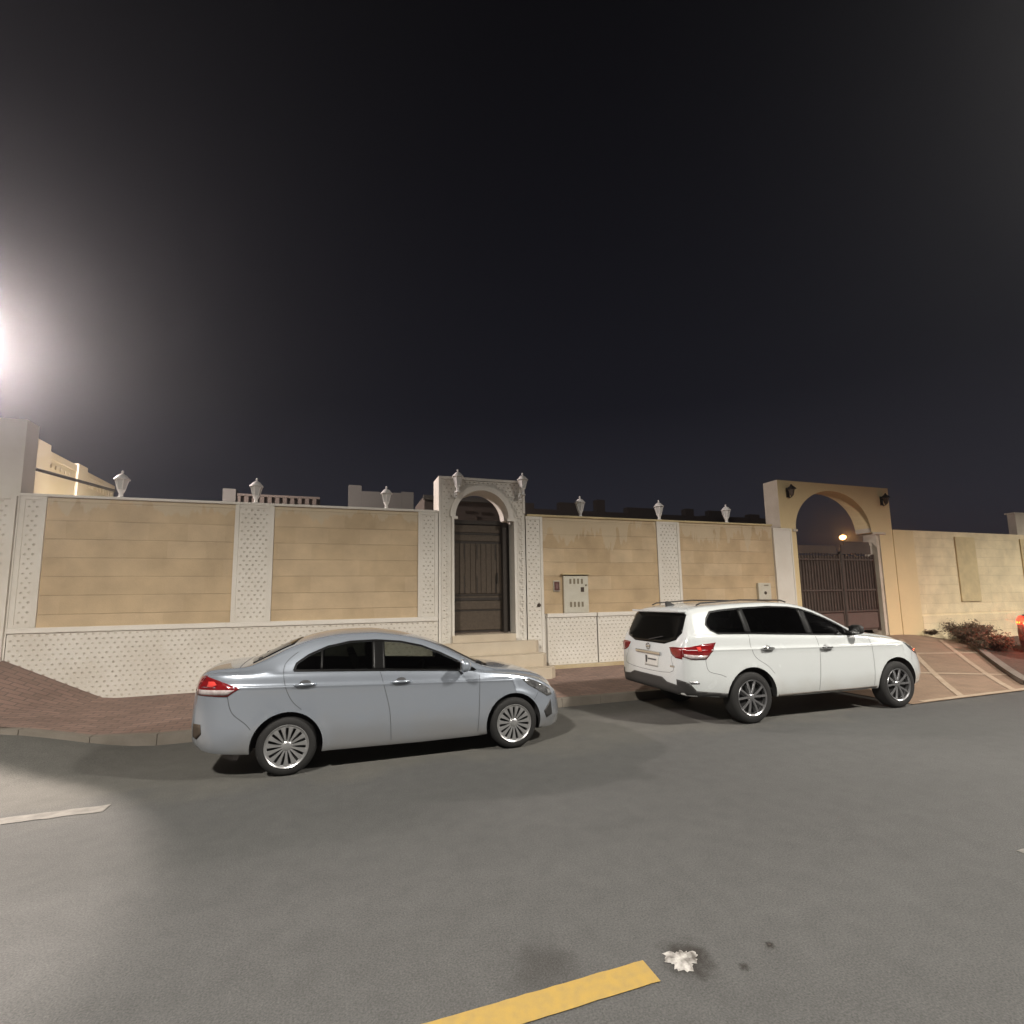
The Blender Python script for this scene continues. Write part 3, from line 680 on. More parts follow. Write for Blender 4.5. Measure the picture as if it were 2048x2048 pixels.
link('wall', box(bmesh.new(), 2.6, 6.0, 16, 18, .9, 5.24), M['villa_d'], porch)
link('cornice', box(bmesh.new(), 2.55, 6.05, 15.93, 16.0, 5.10, 5.26, .01), M['villa'], porch)
bm = bmesh.new(); box(bm, 3.95, 4.25, 15.985, 15.999, 4.72, 4.80); box(bm, 4.5, 4.8, 15.985, 15.999, 4.70, 4.78); box(bm, 4.33, 4.40, 15.985, 15.999, 4.45, 4.62); link('slot', bm, M['dark'], porch)
villa('low_house', 'low dark house silhouette behind the wall between the doorway arch and the yellow arch', 14, 33, 38, 46, 9.25, ((14.0, 15.2, 9.7), (17.5, 19.4, 9.9), (21.0, 21.8, 10.3), (24.0, 27.2, 9.75), (30.2, 31.1, 9.9)), 'villa_d')
villa('far_house', 'farther dark house just visible left of the yellow arch', 37, 46.5, 44, 52, 10.5, ((38, 40, 11.1), (43.5, 45, 10.9)), 'villa_d')
# ------------------------------------------------------------------ street furniture with lit lamps
def street_lamp(loc, label, arm, power, color, h=8.3, group='street lamps', size=.35):
    t = thing('street_lamp', label, 'street lamp', loc, 0, group)
    bm = bmesh.new(); tube(bm, [(0, 0, 0), (0, 0, h - .6), (arm[0] * .3, arm[1] * .3, h - .1), (arm[0], arm[1], h)], [.09, .06, .045, .04], 10); link('pole', bm, M['darkmetal'], t, world=False, smooth=True)
    bm = bmesh.new(); box(bm, arm[0] - .3, arm[0] + .3, arm[1] - .14, arm[1] + .14, h - .02, h + .08, .03); link('lamp_head', bm, M['darkmetal'], t, world=False)
    bm = bmesh.new(); box(bm, arm[0] - .22, arm[0] + .22, arm[1] - .1, arm[1] + .1, h - .045, h - .021, .004)
    link('lens', bm, mat('lit_lamp_lens', (1, 1, 1), .5, emit=color, estr=30), t, world=False)
    o = lamp('lamp_light', 'SPOT', (arm[0], arm[1], h - .08), power, color, size, aim=(arm[0], arm[1], 0), spot=math.radians(152), blend=.5); o.parent = t
    return t
WARM = (1., .945, .86)
street_lamp((-4.5, -3.2, 0), 'street lamp on the camera side of the road, out of the picture to the left', (0, 2.6), 8300, WARM, 9)
street_lamp((9.5, -3.2, 0), 'street lamp on the camera side of the road, out of the picture to the right', (0, 2.6), 8700, WARM, 9)
street_lamp((24, -3.2, 0), 'unseen street lamp added farther along the camera side of the road to brighten the right wall', (0, 2.6), 11800, WARM, 9)  # extra lamp, added to lift the light on the right-hand wall
pf = thing('added_road_spot', 'added unseen spot lamp on the left gate pier, casting the pool of light on the road', 'floodlight', (-7.4, V - .02, 5.2))  # spot lamp and bracket added to throw the pool of light on the road
bm = bmesh.new(); tube(bm, [(0, 0, 0), (0, -.5, .3)], .025, 8); link('bracket', bm, M['darkmetal'], pf, world=False)
bm = bmesh.new(); box(bm, -.14, .14, -.60, -.46, .2, .40, .02); link('lamp_head', bm, M['darkmetal'], pf, world=False)
o = lamp('lamp_light', 'SPOT', (0, -.62, .26), 12500, (1., .87, .78), .10, aim=(3.3, -5.25, -5.2), spot=math.radians(31), blend=.3); o.parent = pf
# bright lamp whose glow fills the left edge of the sky
gl_l = thing('yard_lamp', 'tall lit yard lamp beyond the left gate pier, glowing into the sky', 'lamp', (-8.75, 14.6, .9))
bm = bmesh.new(); tube(bm, [(0, 0, 0), (0, 0, 7.0)], .05, 8); link('pole', bm, M['darkmetal'], gl_l, world=False)
bm = bmesh.new(); lathe(bm, [(0, -.12), (.09, -.08), (.12, 0), (.09, .08), (0, .12)], 16, c=(0, 0, 7.15)); link('bulb', bm, mat('lit_bulb', (1, 1, 1), .5, emit=(1., .93, .88), estr=60), gl_l, world=False, smooth=True)
o = lamp('lamp_light', 'POINT', (0, 0, 7.15), 15000, (1., .87, .84), .16); o.parent = gl_l
gl_l.children[1].visible_shadow = True
flw = thing('garden_floodlight', 'low garden floodlight washing the crenellated side wall, hidden behind the boundary wall', 'floodlight', (-5.9, 20.6, .9))
bm = bmesh.new(); tube(bm, [(0, 0, 0), (0, 0, 2.2)], .03, 8); link('post', bm, M['darkmetal'], flw, world=False)
bm = bmesh.new(); box(bm, -.06, .06, -.16, .16, 2.2, 2.42, .02); link('lamp_head', bm, M['darkmetal'], flw, world=False)
o = lamp('lamp_light', 'SPOT', (-.1, 0, 2.32), 900, (1., .84, .58), .08, aim=(-3.1, 2.6, 5.2), spot=math.radians(130), blend=.6); o.parent = flw
# far street lamp seen through the yellow arch
fl = thing('distant_street_lamp', 'glowing orange street lamp far away seen through the yellow arch', 'street lamp', (56.65, 43.23, 0))
bm = bmesh.new(); tube(bm, [(0, 0, 0), (0, 0, 7.4), (-.9, -.7, 8.0)], .09, 6); link('pole', bm, M['darkmetal'], fl, world=False)
bm = bmesh.new(); lathe(bm, [(0, -.3), (.26, -.2), (.36, 0), (.26, .2), (0, .3)], 12, c=(0, 0, 8.5)); link('lamp_globe', bm, mat('lit_orange_globe', (1, .7, .3), .5, emit=(1., .52, .16), estr=14), fl, world=False, smooth=True)
o = lamp('lamp_light', 'POINT', (0, -.6, 8.6), 220, (1., .45, .12), .3); o.parent = fl

# ------------------------------------------------------------------ small things on the ground
bm = bmesh.new(); lathe(bm, [(0, .008), (.03, .010), (.06, .007), (.078, .005), (.088, .0)], 54)
for v in bm.verts:
    a = math.atan2(v.co.y, v.co.x); k_ = 1 + .18 * math.sin(3 * a + 1) + .12 * math.sin(7 * a) + .09 * math.sin(17 * a + 2) + .06 * math.sin(29 * a); v.co.x *= k_ * .95; v.co.y *= k_ * .8; v.co.z *= 1 + .4 * math.sin(7 * a)
o = link('road_stud', bm, mat('worn_white_stud', (.50, .48, .45), .7, noise=(22, 1., (.09, .08, .07)), bump=(40, .006)), smooth=True)
o.location = (1.735, 2.42, .004); tag(o, 'worn white road stud with crushed top beyond the end of the yellow line', 'road stud')
def stain(name, u_, v_, r, a=.6, c=(.035, .030, .025)):
    m = bpy.data.materials.new(name); m.use_nodes = True; n = m.node_tree; b = n.nodes['Principled BSDF']; b.inputs['Base Color'].default_value = (*c, 1); b.inputs['Roughness'].default_value = .8
    t = n.nodes.new('ShaderNodeTexCoord'); ln = n.nodes.new('ShaderNodeVectorMath'); ln.operation = 'LENGTH'; n.links.new(t.outputs['Object'], ln.inputs[0])
    nz = n.nodes.new('ShaderNodeTexNoise'); nz.inputs['Scale'].default_value = 2.2 / r; nz.inputs['Detail'].default_value = 6; n.links.new(t.outputs['Object'], nz.inputs['Vector'])
    ad = n.nodes.new('ShaderNodeMath'); ad.operation = 'MULTIPLY_ADD'; n.links.new(nz.outputs[0], ad.inputs[0]); ad.inputs[1].default_value = r * 1.1; n.links.new(ln.outputs['Value'], ad.inputs[2])
    rg = n.nodes.new('ShaderNodeMapRange'); rg.interpolation_type = 'SMOOTHSTEP'; n.links.new(ad.outputs[0], rg.inputs[0]); rg.inputs[1].default_value = r * .6; rg.inputs[2].default_value = r * 1.35; rg.inputs[3].default_value = a; rg.inputs[4].default_value = 0
    n.links.new(rg.outputs[0], b.inputs['Alpha'])
    bm = bmesh.new(); bmesh.ops.create_circle(bm, cap_ends=True, segments=24, radius=r * 1.3)
    o = link('oil_stain', bm, m); o.location = (u_, v_, .003 if r > .1 else .0035); tag(o, kind='structure')
stain('stain_a', 1.78, 2.42, .22, .75); stain('stain_b', 2.25, 2.35, .045, .9); stain('stain_c', 2.0, 2.27, .05, .6); stain('stain_d', 1.05, 2.62, .35, .25)

def shrub(loc, label, r, h, n, seed, group=None):
    rnd = random.Random(seed); t = thing('dry_shrub', label, 'shrub', loc, 0, group)
    tw = bmesh.new(); lf = bmesh.new()
    for i in range(16):
        a = rnd.uniform(0, 2 * PI); e = rnd.uniform(.3, 1); tip = Vector((math.cos(a) * r * e, math.sin(a) * r * e, h * rnd.uniform(.5, 1.05) * (1.1 - .4 * e)))
        mid = tip * .5 + Vector((0, 0, h * .12)); tube(tw, [(0, 0, 0), mid, tip], [.012, .008, .003], 5)
        for k_ in range(n // 16):
            p = mid.lerp(tip, rnd.uniform(-.5, 1.05)) + Vector([rnd.gauss(0, r * .14) for _ in range(3)]) * .8
            p.z = max(.02, p.z); d = Vector([rnd.uniform(-1, 1) for _ in range(3)]).normalized(); s = rnd.uniform(.018, .045); c_ = d.orthogonal().normalized() * s * .4
            lf.faces.new([lf.verts.new(q) for q in (p - d * s, p + c_, p + d * s, p - c_)])
    link('twigs', tw, M['twig'], t, world=False); link('leaves', lf, M['leaf'], t, world=False)
for i, (u_, v_, r, h, lb) in enumerate(((17.6, 10.0, .55, .62, 'dark spiky shrub nearest to the cream wall, left end of the planting bed'), (16.9, 9.3, .60, .50, 'low dark shrub in the middle of the planting bed behind the red tail lamp'),
                                        (16.2, 8.55, .50, .42, 'low bushy shrub by the planter kerb at the right edge'), (18.6, 10.25, .45, .5, 'small reddish shrub against the cream wall at the right edge'), (17.0, 10.45, .2, .16, 'tiny tuft at the foot of the cream wall'))):
    shrub((u_, v_, zk(u_, v_) - .03), lb, r, h, 3200 if r > .3 else 400, i, 'shrubs in the planting bed')

# ------------------------------------------------------------------ cars
# local frame: x forward from the rear axle, y to the left, z up; the photo sees the right side (y < 0)
def section(S, x, inset=0.):
    zb, ym, zbe, yre, zre, zr = [lerp_tab(S['tab'], x, k) for k in (1, 2, 3, 4, 5, 6)]
    yb = ym - S['tuck']
    if inset:
        ym -= inset; yb -= inset; yre -= inset * .9; zre -= inset * .6; zr -= inset * .7; zb = max(zb, S['floor'])
    zl = zb + .10; zm = zb + (zbe - zb) * .5
    cr = S['crease'](x) if zbe - zb > .35 else None
    P = [(0, zb), (ym * .80, zb), (ym - .045, zb + .015), (ym - .018, zl), (ym, zb + (zbe - zb) * .32), (ym, zm)]
    if cr and zm + .05 < cr < zbe - .05: P += [(ym - .006, cr - .028), (ym - .001, cr), (ym - .020, cr + .022)]
    else: P += [(ym - .008, zb + (zbe - zb) * .68)] * 1 + [(ym - .012, zb + (zbe - zb) * .72), (ym - .018, zb + (zbe - zb) * .78)]
    P += [(yb + .016, zbe - .035), (yb, zbe), (yb - .012, zbe + .012 if zre - zbe > .15 else zbe + .2 * (zre - zbe))]
    my, mz = (yb - .012 + yre) / 2, (zbe + zre) / 2
    P += [(my + .018 * min(1, (zre - zbe) / .3), mz), (yre + .012, zre - .012), (yre - .03, zre + (zr - zre) * .34), (yre * .80, zre + (zr - zre) * .66), (yre * .42, zre + (zr - zre) * .94), (0, zr)]
    return P
def dens(P, n=3):
    out = []
    for i in range(len(P) - 1):
        p0 = P[max(i - 1, 0)]; p1 = P[i]; p2 = P[i + 1]; p3 = P[min(i + 2, len(P) - 1)]
        for j in range(n):
            t = j / n; q = []
            for a in (0, 1):
                m1 = (p2[a] - p0[a]) / 2; m2 = (p3[a] - p1[a]) / 2; d = p2[a] - p1[a]
                lim = 1.5 * abs(d); m1 = max(-lim, min(lim, m1)); m2 = max(-lim, min(lim, m2))
                if abs(d) < 1e-6: m1 = m2 = 0
                q.append((2*t**3 - 3*t**2 + 1) * p1[a] + (t**3 - 2*t**2 + t) * m1 + (-2*t**3 + 3*t**2) * p2[a] + (t**3 - t**2) * m2)
            out.append(tuple(q))
    out.append(P[-1]); return out
def loft(S, xs, inset=0., n=3, flare=True):
    bm = bmesh.new(); rings = []
    for x in xs:
        h = dens(section(S, x, inset), n); ring = []
        full = [(y, z) for y, z in h] + [(-y, z) for y, z in h[-2:0:-1]]
        for y, z in full:
            if flare and not inset:
                for wx in (0, S['wb']):
                    d = math.hypot(x - wx, z - S['r'])
                    if abs(y) > S['hw'] - .16 and z < S['r'] + S['ra'] + .15 and z > S['r'] - .1:
                        y += math.copysign(S['lip'] * math.exp(-((d - S['ra'] - .01) / .045) ** 2), y)
            ring.append(bm.verts.new((x, y, z)))
        rings.append(ring)
    m = len(rings[0])
    for a, b in zip(rings, rings[1:]):
        for i in range(m): bm.faces.new((a[i], a[(i + 1) % m], b[(i + 1) % m], b[i]))
    bm.faces.new(rings[0][::-1]); bm.faces.new(rings[-1]); bmesh.ops.recalc_face_normals(bm, faces=bm.faces[:])
    return bm
def boolean(o, bm, m, op='DIFFERENCE'):
    bmesh.ops.recalc_face_normals(bm, faces=bm.faces[:])
    me = bpy.data.meshes.new('cutter'); bm.to_mesh(me); bm.free(); c = bpy.data.objects.new('cutter', me); col.objects.link(c); me.materials.append(m)
    c.parent = o.parent
    md = o.modifiers.new('cut', 'BOOLEAN'); md.operation = op; md.solver = 'EXACT'; md.object = c
    try: md.material_mode = 'TRANSFER'
    except Exception: pass
    bpy.context.view_layer.update(); dg = bpy.context.evaluated_depsgraph_get(); dg.update(); ev = o.evaluated_get(dg)
    new = bpy.data.meshes.new_from_object(ev, depsgraph=dg)

    o.modifiers.clear(); old = o.data; o.data = new; bpy.data.meshes.remove(old)
    bpy.data.objects.remove(c); bpy.data.meshes.remove(me)
DIR = {'right': (Vector((0, 1, 0)), lambda a, b: Vector((a, -3, b))), 'left': (Vector((0, -1, 0)), lambda a, b: Vector((a, 3, b))),
       'rear': (Vector((1, 0, 0)), lambda a, b: Vector((-4, a, b))), 'front': (Vector((-1, 0, 0)), lambda a, b: Vector((8, a, b))), 'top': (Vector((0, 0, -1)), lambda a, b: Vector((a, b, 4)))}
def smooth_poly(pts, n=4):
    out = []; m = len(pts)
    for i in range(m):
        p0, p1, p2, p3 = [Vector(pts[(i + k_) % m]) for k_ in (-1, 0, 1, 2)]
        for j in range(n):
            t = j / n; out.append(tuple(.5 * ((2 * p1) + (p2 - p0) * t + (2 * p0 - 5 * p1 + 4 * p2 - p3) * t * t + (3 * p1 - p0 - 3 * p2 + p3) * t**3)))
    return out
def patch(bvh, d, pts, off=.004, step=.04, depth=.02, smooth=0):
    """piece of skin over the body inside the outline pts seen along direction d, standing off by off"""
    if smooth: pts = smooth_poly(pts, smooth)
    P = []
    for i in range(len(pts)):
        a = Vector(pts[i]); b = Vector(pts[(i + 1) % len(pts)]); n = max(1, round((b - a).length / step))
        P += [a.lerp(b, j / n) for j in range(n)]
    nb = len(P); x0 = min(p.x for p in P); x1 = max(p.x for p in P); y0 = min(p.y for p in P); y1 = max(p.y for p in P)
    def inside(q):
        c = False
        for i in range(nb):
            a, b = P[i], P[(i + 1) % nb]
            if (a.y > q.y) != (b.y > q.y) and q.x < (b.x - a.x) * (q.y - a.y) / (b.y - a.y) + a.x: c = not c
        return c
    I = []
    for i in range(1, int((x1 - x0) / step) + 1):
        for j in range(1, int((y1 - y0) / step) + 1):
            q = Vector((x0 + i * step, y0 + j * step))
            if inside(q) and min((q - p).length for p in P) > step * .45: I.append(q)
    vs, es, fs, *_ = delaunay_2d_cdt(P + I, [(i, (i + 1) % nb) for i in range(nb)], [list(range(nb))], 1, 1e-5)
    dv_, mk_ = DIR[d]; co = []
    last = None
    for v in vs:
        h, nrm, *_ = bvh.ray_cast(mk_(v.x, v.y), dv_)
        co.append((h, nrm, v))
    good = [c for c in co if c[0] is not None]
    if not good: return bmesh.new()
    bm = bmesh.new(); V_ = []
    for h, nrm, v in co:
        if h is None:
            g = min(good, key=lambda c: (c[2] - v).length); h = g[0]; nrm = g[1]
            h = bvh.find_nearest(mk_(v.x, v.y) + dv_ * (mk_(v.x, v.y) - h).length)[0]
        if nrm.dot(dv_) > 0: nrm = -nrm
        V_.append(bm.verts.new(h + nrm * off))
    for f in fs:
        try: bm.faces.new([V_[i] for i in f])
        except ValueError: pass
    bmesh.ops.recalc_face_normals(bm, faces=bm.faces[:])
    if bm.faces and sum((f.normal.dot(dv_) for f in bm.faces)) > 0: bmesh.ops.reverse_faces(bm, faces=bm.faces[:])
    for f in bm.faces: f.smooth = True
    if depth:
        ed = [e_ for e_ in bm.edges if e_.is_boundary]; r = bmesh.ops.extrude_edge_only(bm, edges=ed)
        bmesh.ops.translate(bm, verts=[g for g in r['geom'] if isinstance(g, bmesh.types.BMVert)], vec=dv_ * depth)
    return bm
def ribbon(bvh, d, pts, wd=.006, off=.0015, step=.03, sm=True):
    """narrow line laid over the skin: panel gaps, chrome lines"""
    P = []
    if sm and len(pts) > 2:
        Q = [pts[0]] + list(pts) + [pts[-1]]; pts = []
        for i in range(1, len(Q) - 2):
            p0, p1, p2, p3 = [Vector(Q[i + k_]) for k_ in (-1, 0, 1, 2)]
            for j in range(5):
                t = j / 5; pts.append(tuple(.5 * ((2 * p1) + (p2 - p0) * t + (2 * p0 - 5 * p1 + 4 * p2 - p3) * t * t + (3 * p1 - p0 - 3 * p2 + p3) * t**3)))
        pts.append(tuple(Q[-1]))
    for a, b in zip(pts, pts[1:]):
        a, b = Vector(a), Vector(b); n = max(1, round((b - a).length / step)); P += [a.lerp(b, j / n) for j in range(n)]
    P.append(Vector(pts[-1])); dv_, mk_ = DIR[d]; bm = bmesh.new(); prev = None
    for i, p in enumerate(P):
        t = (P[min(i + 1, len(P) - 1)] - P[max(i - 1, 0)]).normalized(); n = Vector((-t.y, t.x)) * wd / 2; cur = []
        for q in (p + n, p - n):
            h, nr, *_ = bvh.ray_cast(mk_(q.x, q.y), dv_)
            if h is None: cur = None; break
            if nr.dot(dv_) > 0: nr = -nr
            cur.append(bm.verts.new(h + nr * off))
        if prev and cur: bm.faces.new((prev[0], prev[1], cur[1], cur[0]))
        prev = cur
    bmesh.ops.recalc_face_normals(bm, faces=bm.faces[:])
    for f in bm.faces: f.smooth = True
    return bm
def inset_poly(pts, d):
    """move every corner of an outline inwards by d"""
    n = len(pts); ar = sum(pts[i][0] * pts[(i + 1) % n][1] - pts[(i + 1) % n][0] * pts[i][1] for i in range(n)); s = 1 if ar > 0 else -1; out = []
    for i in range(n):
        a, b, c = Vector(pts[i - 1]), Vector(pts[i]), Vector(pts[(i + 1) % n]); e1 = (b - a).normalized(); e2 = (c - b).normalized()
        n1 = Vector((-e1.y, e1.x)) * s; n2 = Vector((-e2.y, e2.x)) * s; m_ = (n1 + n2); m_ = m_ / max(.4, m_.length_squared / 2) ; out.append(tuple(b + m_ * d))
    return out
def mirrored(bm):
    c = bm.copy()
    for v in c.verts: v.co.y *= -1
    bmesh.ops.reverse_faces(c, faces=c.faces[:]); return c
def make_wheel(car, x, y, S, side):
    """side -1: right wheel (outer face towards -y)"""
    r, rr, wd = S['r'], S['rr'], S['tw']; s = side
    wh = bpy.data.objects.new('wheel', None); wh.empty_display_size = .1; col.objects.link(wh); wh.parent = car; wh.location = (x, y, r)
    prof = [(rr - .012, -wd / 2 + .02), (rr + .004, -wd / 2 + .004), (rr + .018, -wd / 2), (r - .045, -wd / 2 - .006), (r - .018, -wd / 2 + .006), (r - .004, -wd / 2 + .03), (r, 0), (r - .004, wd / 2 - .03), (r - .03, wd / 2), (rr, wd / 2), (rr - .03, wd / 2 - .03)]
    bm = bmesh.new(); lathe(bm, [(a, -b * s * -1 if s < 0 else -b) for a, b in prof], 56, 'Y'); bmesh.ops.recalc_face_normals(bm, faces=bm.faces[:]); link('tyre', bm, M['rubber'], wh, world=False, smooth=50)
    f = -wd / 2 if s < 0 else wd / 2      # y of outer face
    def Y(d): return f - s * d            # d metres inside the outer face
    bm = bmesh.new(); lathe(bm, [(rr + .006, Y(.0)), (rr + .002, Y(-.006)), (rr - .012, Y(.004)), (rr - .02, Y(.03)), (rr - .03, Y(.12))], 56, 'Y')
    lathe(bm, [(0, Y(S['dish'] * .25)), (.03, Y(S['dish'] * .3)), (.048, Y(S['dish'] * .55)), (.06, Y(S['dish'])), (.055, Y(.07))], 32, 'Y')
    def spoke(a, w0, w1, r0, r1, d0, d1, skew=0):
        u_ = Vector((math.cos(a), 0, math.sin(a))); t_ = Vector((-math.sin(a), 0, math.cos(a))); vs = []
        for k_ in range(5):
            t = k_ / 4; rad = r0 + (r1 - r0) * t; ww = w0 + (w1 - w0) * t * t; d_ = d0 + (d1 - d0) * t - .006 * math.sin(PI * t)
            c_ = u_ * rad + t_ * skew * t
            vs.append([bm.verts.new(c_ - t_ * ww + Vector((0, Y(d_ + .012), 0))), bm.verts.new(c_ - t_ * ww * .75 + Vector((0, Y(d_), 0))), bm.verts.new(c_ + t_ * ww * .75 + Vector((0, Y(d_), 0))), bm.verts.new(c_ + t_ * ww + Vector((0, Y(d_ + .012), 0)))])
        for p, q in zip(vs, vs[1:]):
            for k_ in range(3): bm.faces.new((p[k_], p[k_ + 1], q[k_ + 1], q[k_]))
    if S['kind'] == 'sedan':
        for i in range(15): spoke(i * 2 * PI / 15 + .1, .011, .034, .045, rr - .008, S['dish'] * .6, .004)
        lathe(bm, [(rr - .028, Y(.008)), (rr - .010, Y(.001))], 56, 'Y')
    else:
        for i in range(5):
            a = i * 2 * PI / 5 + .35
            spoke(a - .12, .016, .020, .045, rr - .006, S['dish'] * .5, .006, -.045); spoke(a + .12, .016, .020, .045, rr - .006, S['dish'] * .5, .006, .045)
    bmesh.ops.recalc_face_normals(bm, faces=bm.faces[:])
    for fc in bm.faces:
        if abs(fc.normal.y) > .5 and fc.normal.y * s < 0: fc.normal_flip()
    link('rim', bm, M['alloy'] if S['kind'] == 'sedan' else M['alloy2'], wh, world=False, smooth=35)
    bm = bmesh.new(); lathe(bm, [(0, Y(.06)), (rr - .02, Y(.062)), (rr - .015, Y(.03))], 40, 'Y'); bmesh.ops.recalc_face_normals(bm, faces=bm.faces[:]); link('brake_disc', bm, M['well'], wh, world=False)
    return wh

def build_car(S, label, cat, loc, rz, pm):
    car = thing('parked_' + S['kind'], label, cat, loc, rz)
    L = lambda name, bm, m, parent=car, smooth=False: link(name, bm, m, parent, world=False, smooth=smooth)
    x0, x1 = S['tab'][0][0], S['tab'][-1][0]
    xs = []
    x = x0
    while x < x1 - .004: xs.append(x); dd = min(x - x0, x1 - x); x += .012 + .033 * min(1, dd / .25)
    xs.append(x1)
    full = loft(S, xs); bvh = BVHTree.FromBMesh(full)
    body = L('body', full, pm)
    # wheel wells
    for sx_ in (0, S['wb']):
        for s in (-1, 1):
            c = bmesh.new(); lathe(c, [(0, s * (S['hw'] - .34)), (S['ra'], s * (S['hw'] - .34)), (S['ra'], s * (S['hw'] + .2)), (0, s * (S['hw'] + .2))], 48, 'Y', (sx_, 0, S['r'] + S.get('rz', 0)))
            boolean(body, c, M['well'])
    # cabin, then the window openings
    cx = S['cab']; boolean(body, loft(S, fr(cx[0], cx[1], .08), inset=.055, n=1, flare=False), M['cabin'])
    for s in (-1, 1):
        boolean(body, prism(bmesh.new(), inset_poly(S['dlo'], .012), s * .35, s * 1.3), M['cabin'])
    c = bmesh.new(); a_ = [c.verts.new((x_, y_, S['ws_z'])) for x_, y_ in S['ws']]; b_ = [c.verts.new((x_, y_, 2.2)) for x_, y_ in S['ws']]; c.faces.new(a_); c.faces.new(b_)
    for i in range(len(a_)): c.faces.new((a_[i], b_[i], b_[(i + 1) % len(a_)], a_[(i + 1) % len(a_)]))
    boolean(body, c, M['cabin'])
    for p in body.data.polygons: p.use_smooth = True
    try: body.data.set_sharp_from_angle(angle=math.radians(38))
    except Exception: pass
    # glass: side panes, windscreen, rear window
    for name, pts, m in S['panes']:
        g = patch(bvh, 'right', pts, off=-.004, depth=0); g2 = mirrored(g)
        L(name, g, M[m]); L(name, g2, M[m])
    # black pillars and surrounds between the panes
    for name, pts in S['pillars']:
        g = patch(bvh, 'right', pts, off=.0015, depth=.03); g2 = mirrored(g); L(name, g, M['pillar']); L(name, g2, M['pillar'])
    fr_ = bmesh.new(); dl = S['dlo'] + [S['dlo'][0]]; merge(fr_, ribbon(bvh, 'right', dl, .022, .003, .03, False)); g2 = mirrored(fr_); L('window_seal', fr_, M['pillar']); L('window_seal', g2, M['pillar'])
    L('windscreen', patch(bvh, 'top', S['ws_glass'], off=.0, step=.06, depth=.0), M['glass_dark'])
    L('rear_window', patch(bvh, S['rw_dir'], S['rw'], off=.007, step=.05, depth=.02), S['rwm'])
    # panel gaps
    for nm, d, pts in S['gaps']:
        g = ribbon(bvh, d, pts)
        if d == 'right': L(nm, mirrored(g), M['seam'])
        L(nm, g, M['seam'])
    # lamps and other skins: (name, direction, outline, material, offset, parent name, both sides)
    made = {}
    for nm, d, pts, m, off, par, both, sm in S['skins']:
        g = patch(bvh, d, pts, off, .03, .02 if off > .002 else .004, sm); reps = [g] + ([mirrored(g)] if both else [])
        obs = []
        for i, q in enumerate(reps):
            o_ = L(nm, q, M[m], car)
            if par and par in made: o_.parent = made[par][i % len(made[par])]
            obs.append(o_)
        made.setdefault(nm, []) ; made[nm] = obs
    # handles
    for hx, hz in S['handles']:
        for s in (-1, 1):
            h_, n_, *_ = bvh.ray_cast(Vector((hx, s * 3, hz)), Vector((0, -s, 0))); y = h_.y
            bm = bmesh.new(); pts = [(hx - .115, y + s * .002, hz), (hx - .09, y + s * .028, hz + .004), (hx, y + s * .040, hz + .006), (hx + .09, y + s * .028, hz + .004), (hx + .115, y + s * .002, hz)]
            tube(bm, pts, [.012, .017, .017, .016, .012], 10); hd = L('door_handle', bm, M[S['hm']], car, True)
            if s < 0:
                g = patch(bvh, 'right', smooth_poly([(hx - .05, hz - .03), (hx + .05, hz - .03), (hx + .065, hz + .01), (hx + .03, hz + .045), (hx - .03, hz + .045), (hx - .065, hz + .01)], 2), .001, .03, .004)
                q = L('handle_recess', g, M['seam'] if S['kind'] == 'sedan' else M['alloy2'], hd)
    # mirrors
    mx, mz = S['mirror']
    for s in (-1, 1):
        h_, n_, *_ = bvh.ray_cast(Vector((mx, s * 3, mz - .04)), Vector((0, -s, 0))); y = h_.y
        bm = bmesh.new(); bmesh.ops.create_uvsphere(bm, u_segments=20, v_segments=12, radius=1)
        for v in bm.verts:
            q = v.co; q.x = (q.x if q.x > 0 else q.x * .35) ; v.co = Vector((mx - .02 + q.x * .10, y + s * .15 + math.copysign(abs(q.y) ** .7, q.y) * .115, mz + .01 + math.copysign(abs(q.z) ** .75, q.z) * .078))
        hs = L('door_mirror', bm, S['mirror_m'], car, True)
        bm = bmesh.new(); box(bm, mx - .05, mx + .05, min(y - s * .03, y + s * .10), max(y - s * .03, y + s * .10), mz - .065, mz - .03, .012); L('mirror_arm', bm, M['trim'], hs)
        bm = bmesh.new(); box(bm, mx - .0655, mx - .058, min(y + s * .06, y + s * .24), max(y + s * .06, y + s * .24), mz - .045, mz + .062, .003); L('mirror_glass', bm, M['chrome'], hs)
    # wheels
    for wx in (0, S['wb']):
        for s in (-1, 1): make_wheel(car, wx, s * (S['hw'] - S['tw'] / 2 - S['win']), S, s)
    # cabin furniture
    for sxn, w_ in S['seats']:
        for yc in ((-.36, .36) if w_ < .7 else (0,)):
            bm = bmesh.new(); box(bm, sxn, sxn + .50, yc - w_ / 2, yc + w_ / 2, .42, .60 + S['sz'], .06)
            n0 = len(bm.verts); box(bm, sxn - .12, sxn + .04, yc - w_ / 2, yc + w_ / 2, .55, 1.06 + S['sz'], .06)
            hb = .13 if w_ < .7 else .11
            for yy in ((yc,) if w_ < .7 else (-.4, .4)): box(bm, sxn - .15, sxn - .05, yy - hb, yy + hb, 1.085 + S['sz'], 1.25 + S['sz'], .035)
            bm.verts.ensure_lookup_table()
            for v in bm.verts[n0:]: v.co.x -= (v.co.z - .55) * .28
            L('seat', bm, M['seat'], car, 40)
    bm = bmesh.new(); box(bm, S['dash'] - .35, S['dash'] + .25, -.66, .66, .62 + S['sz'], .90 + S['sz'], .07); ds = L('dashboard', bm, M['dash'], car, 40)
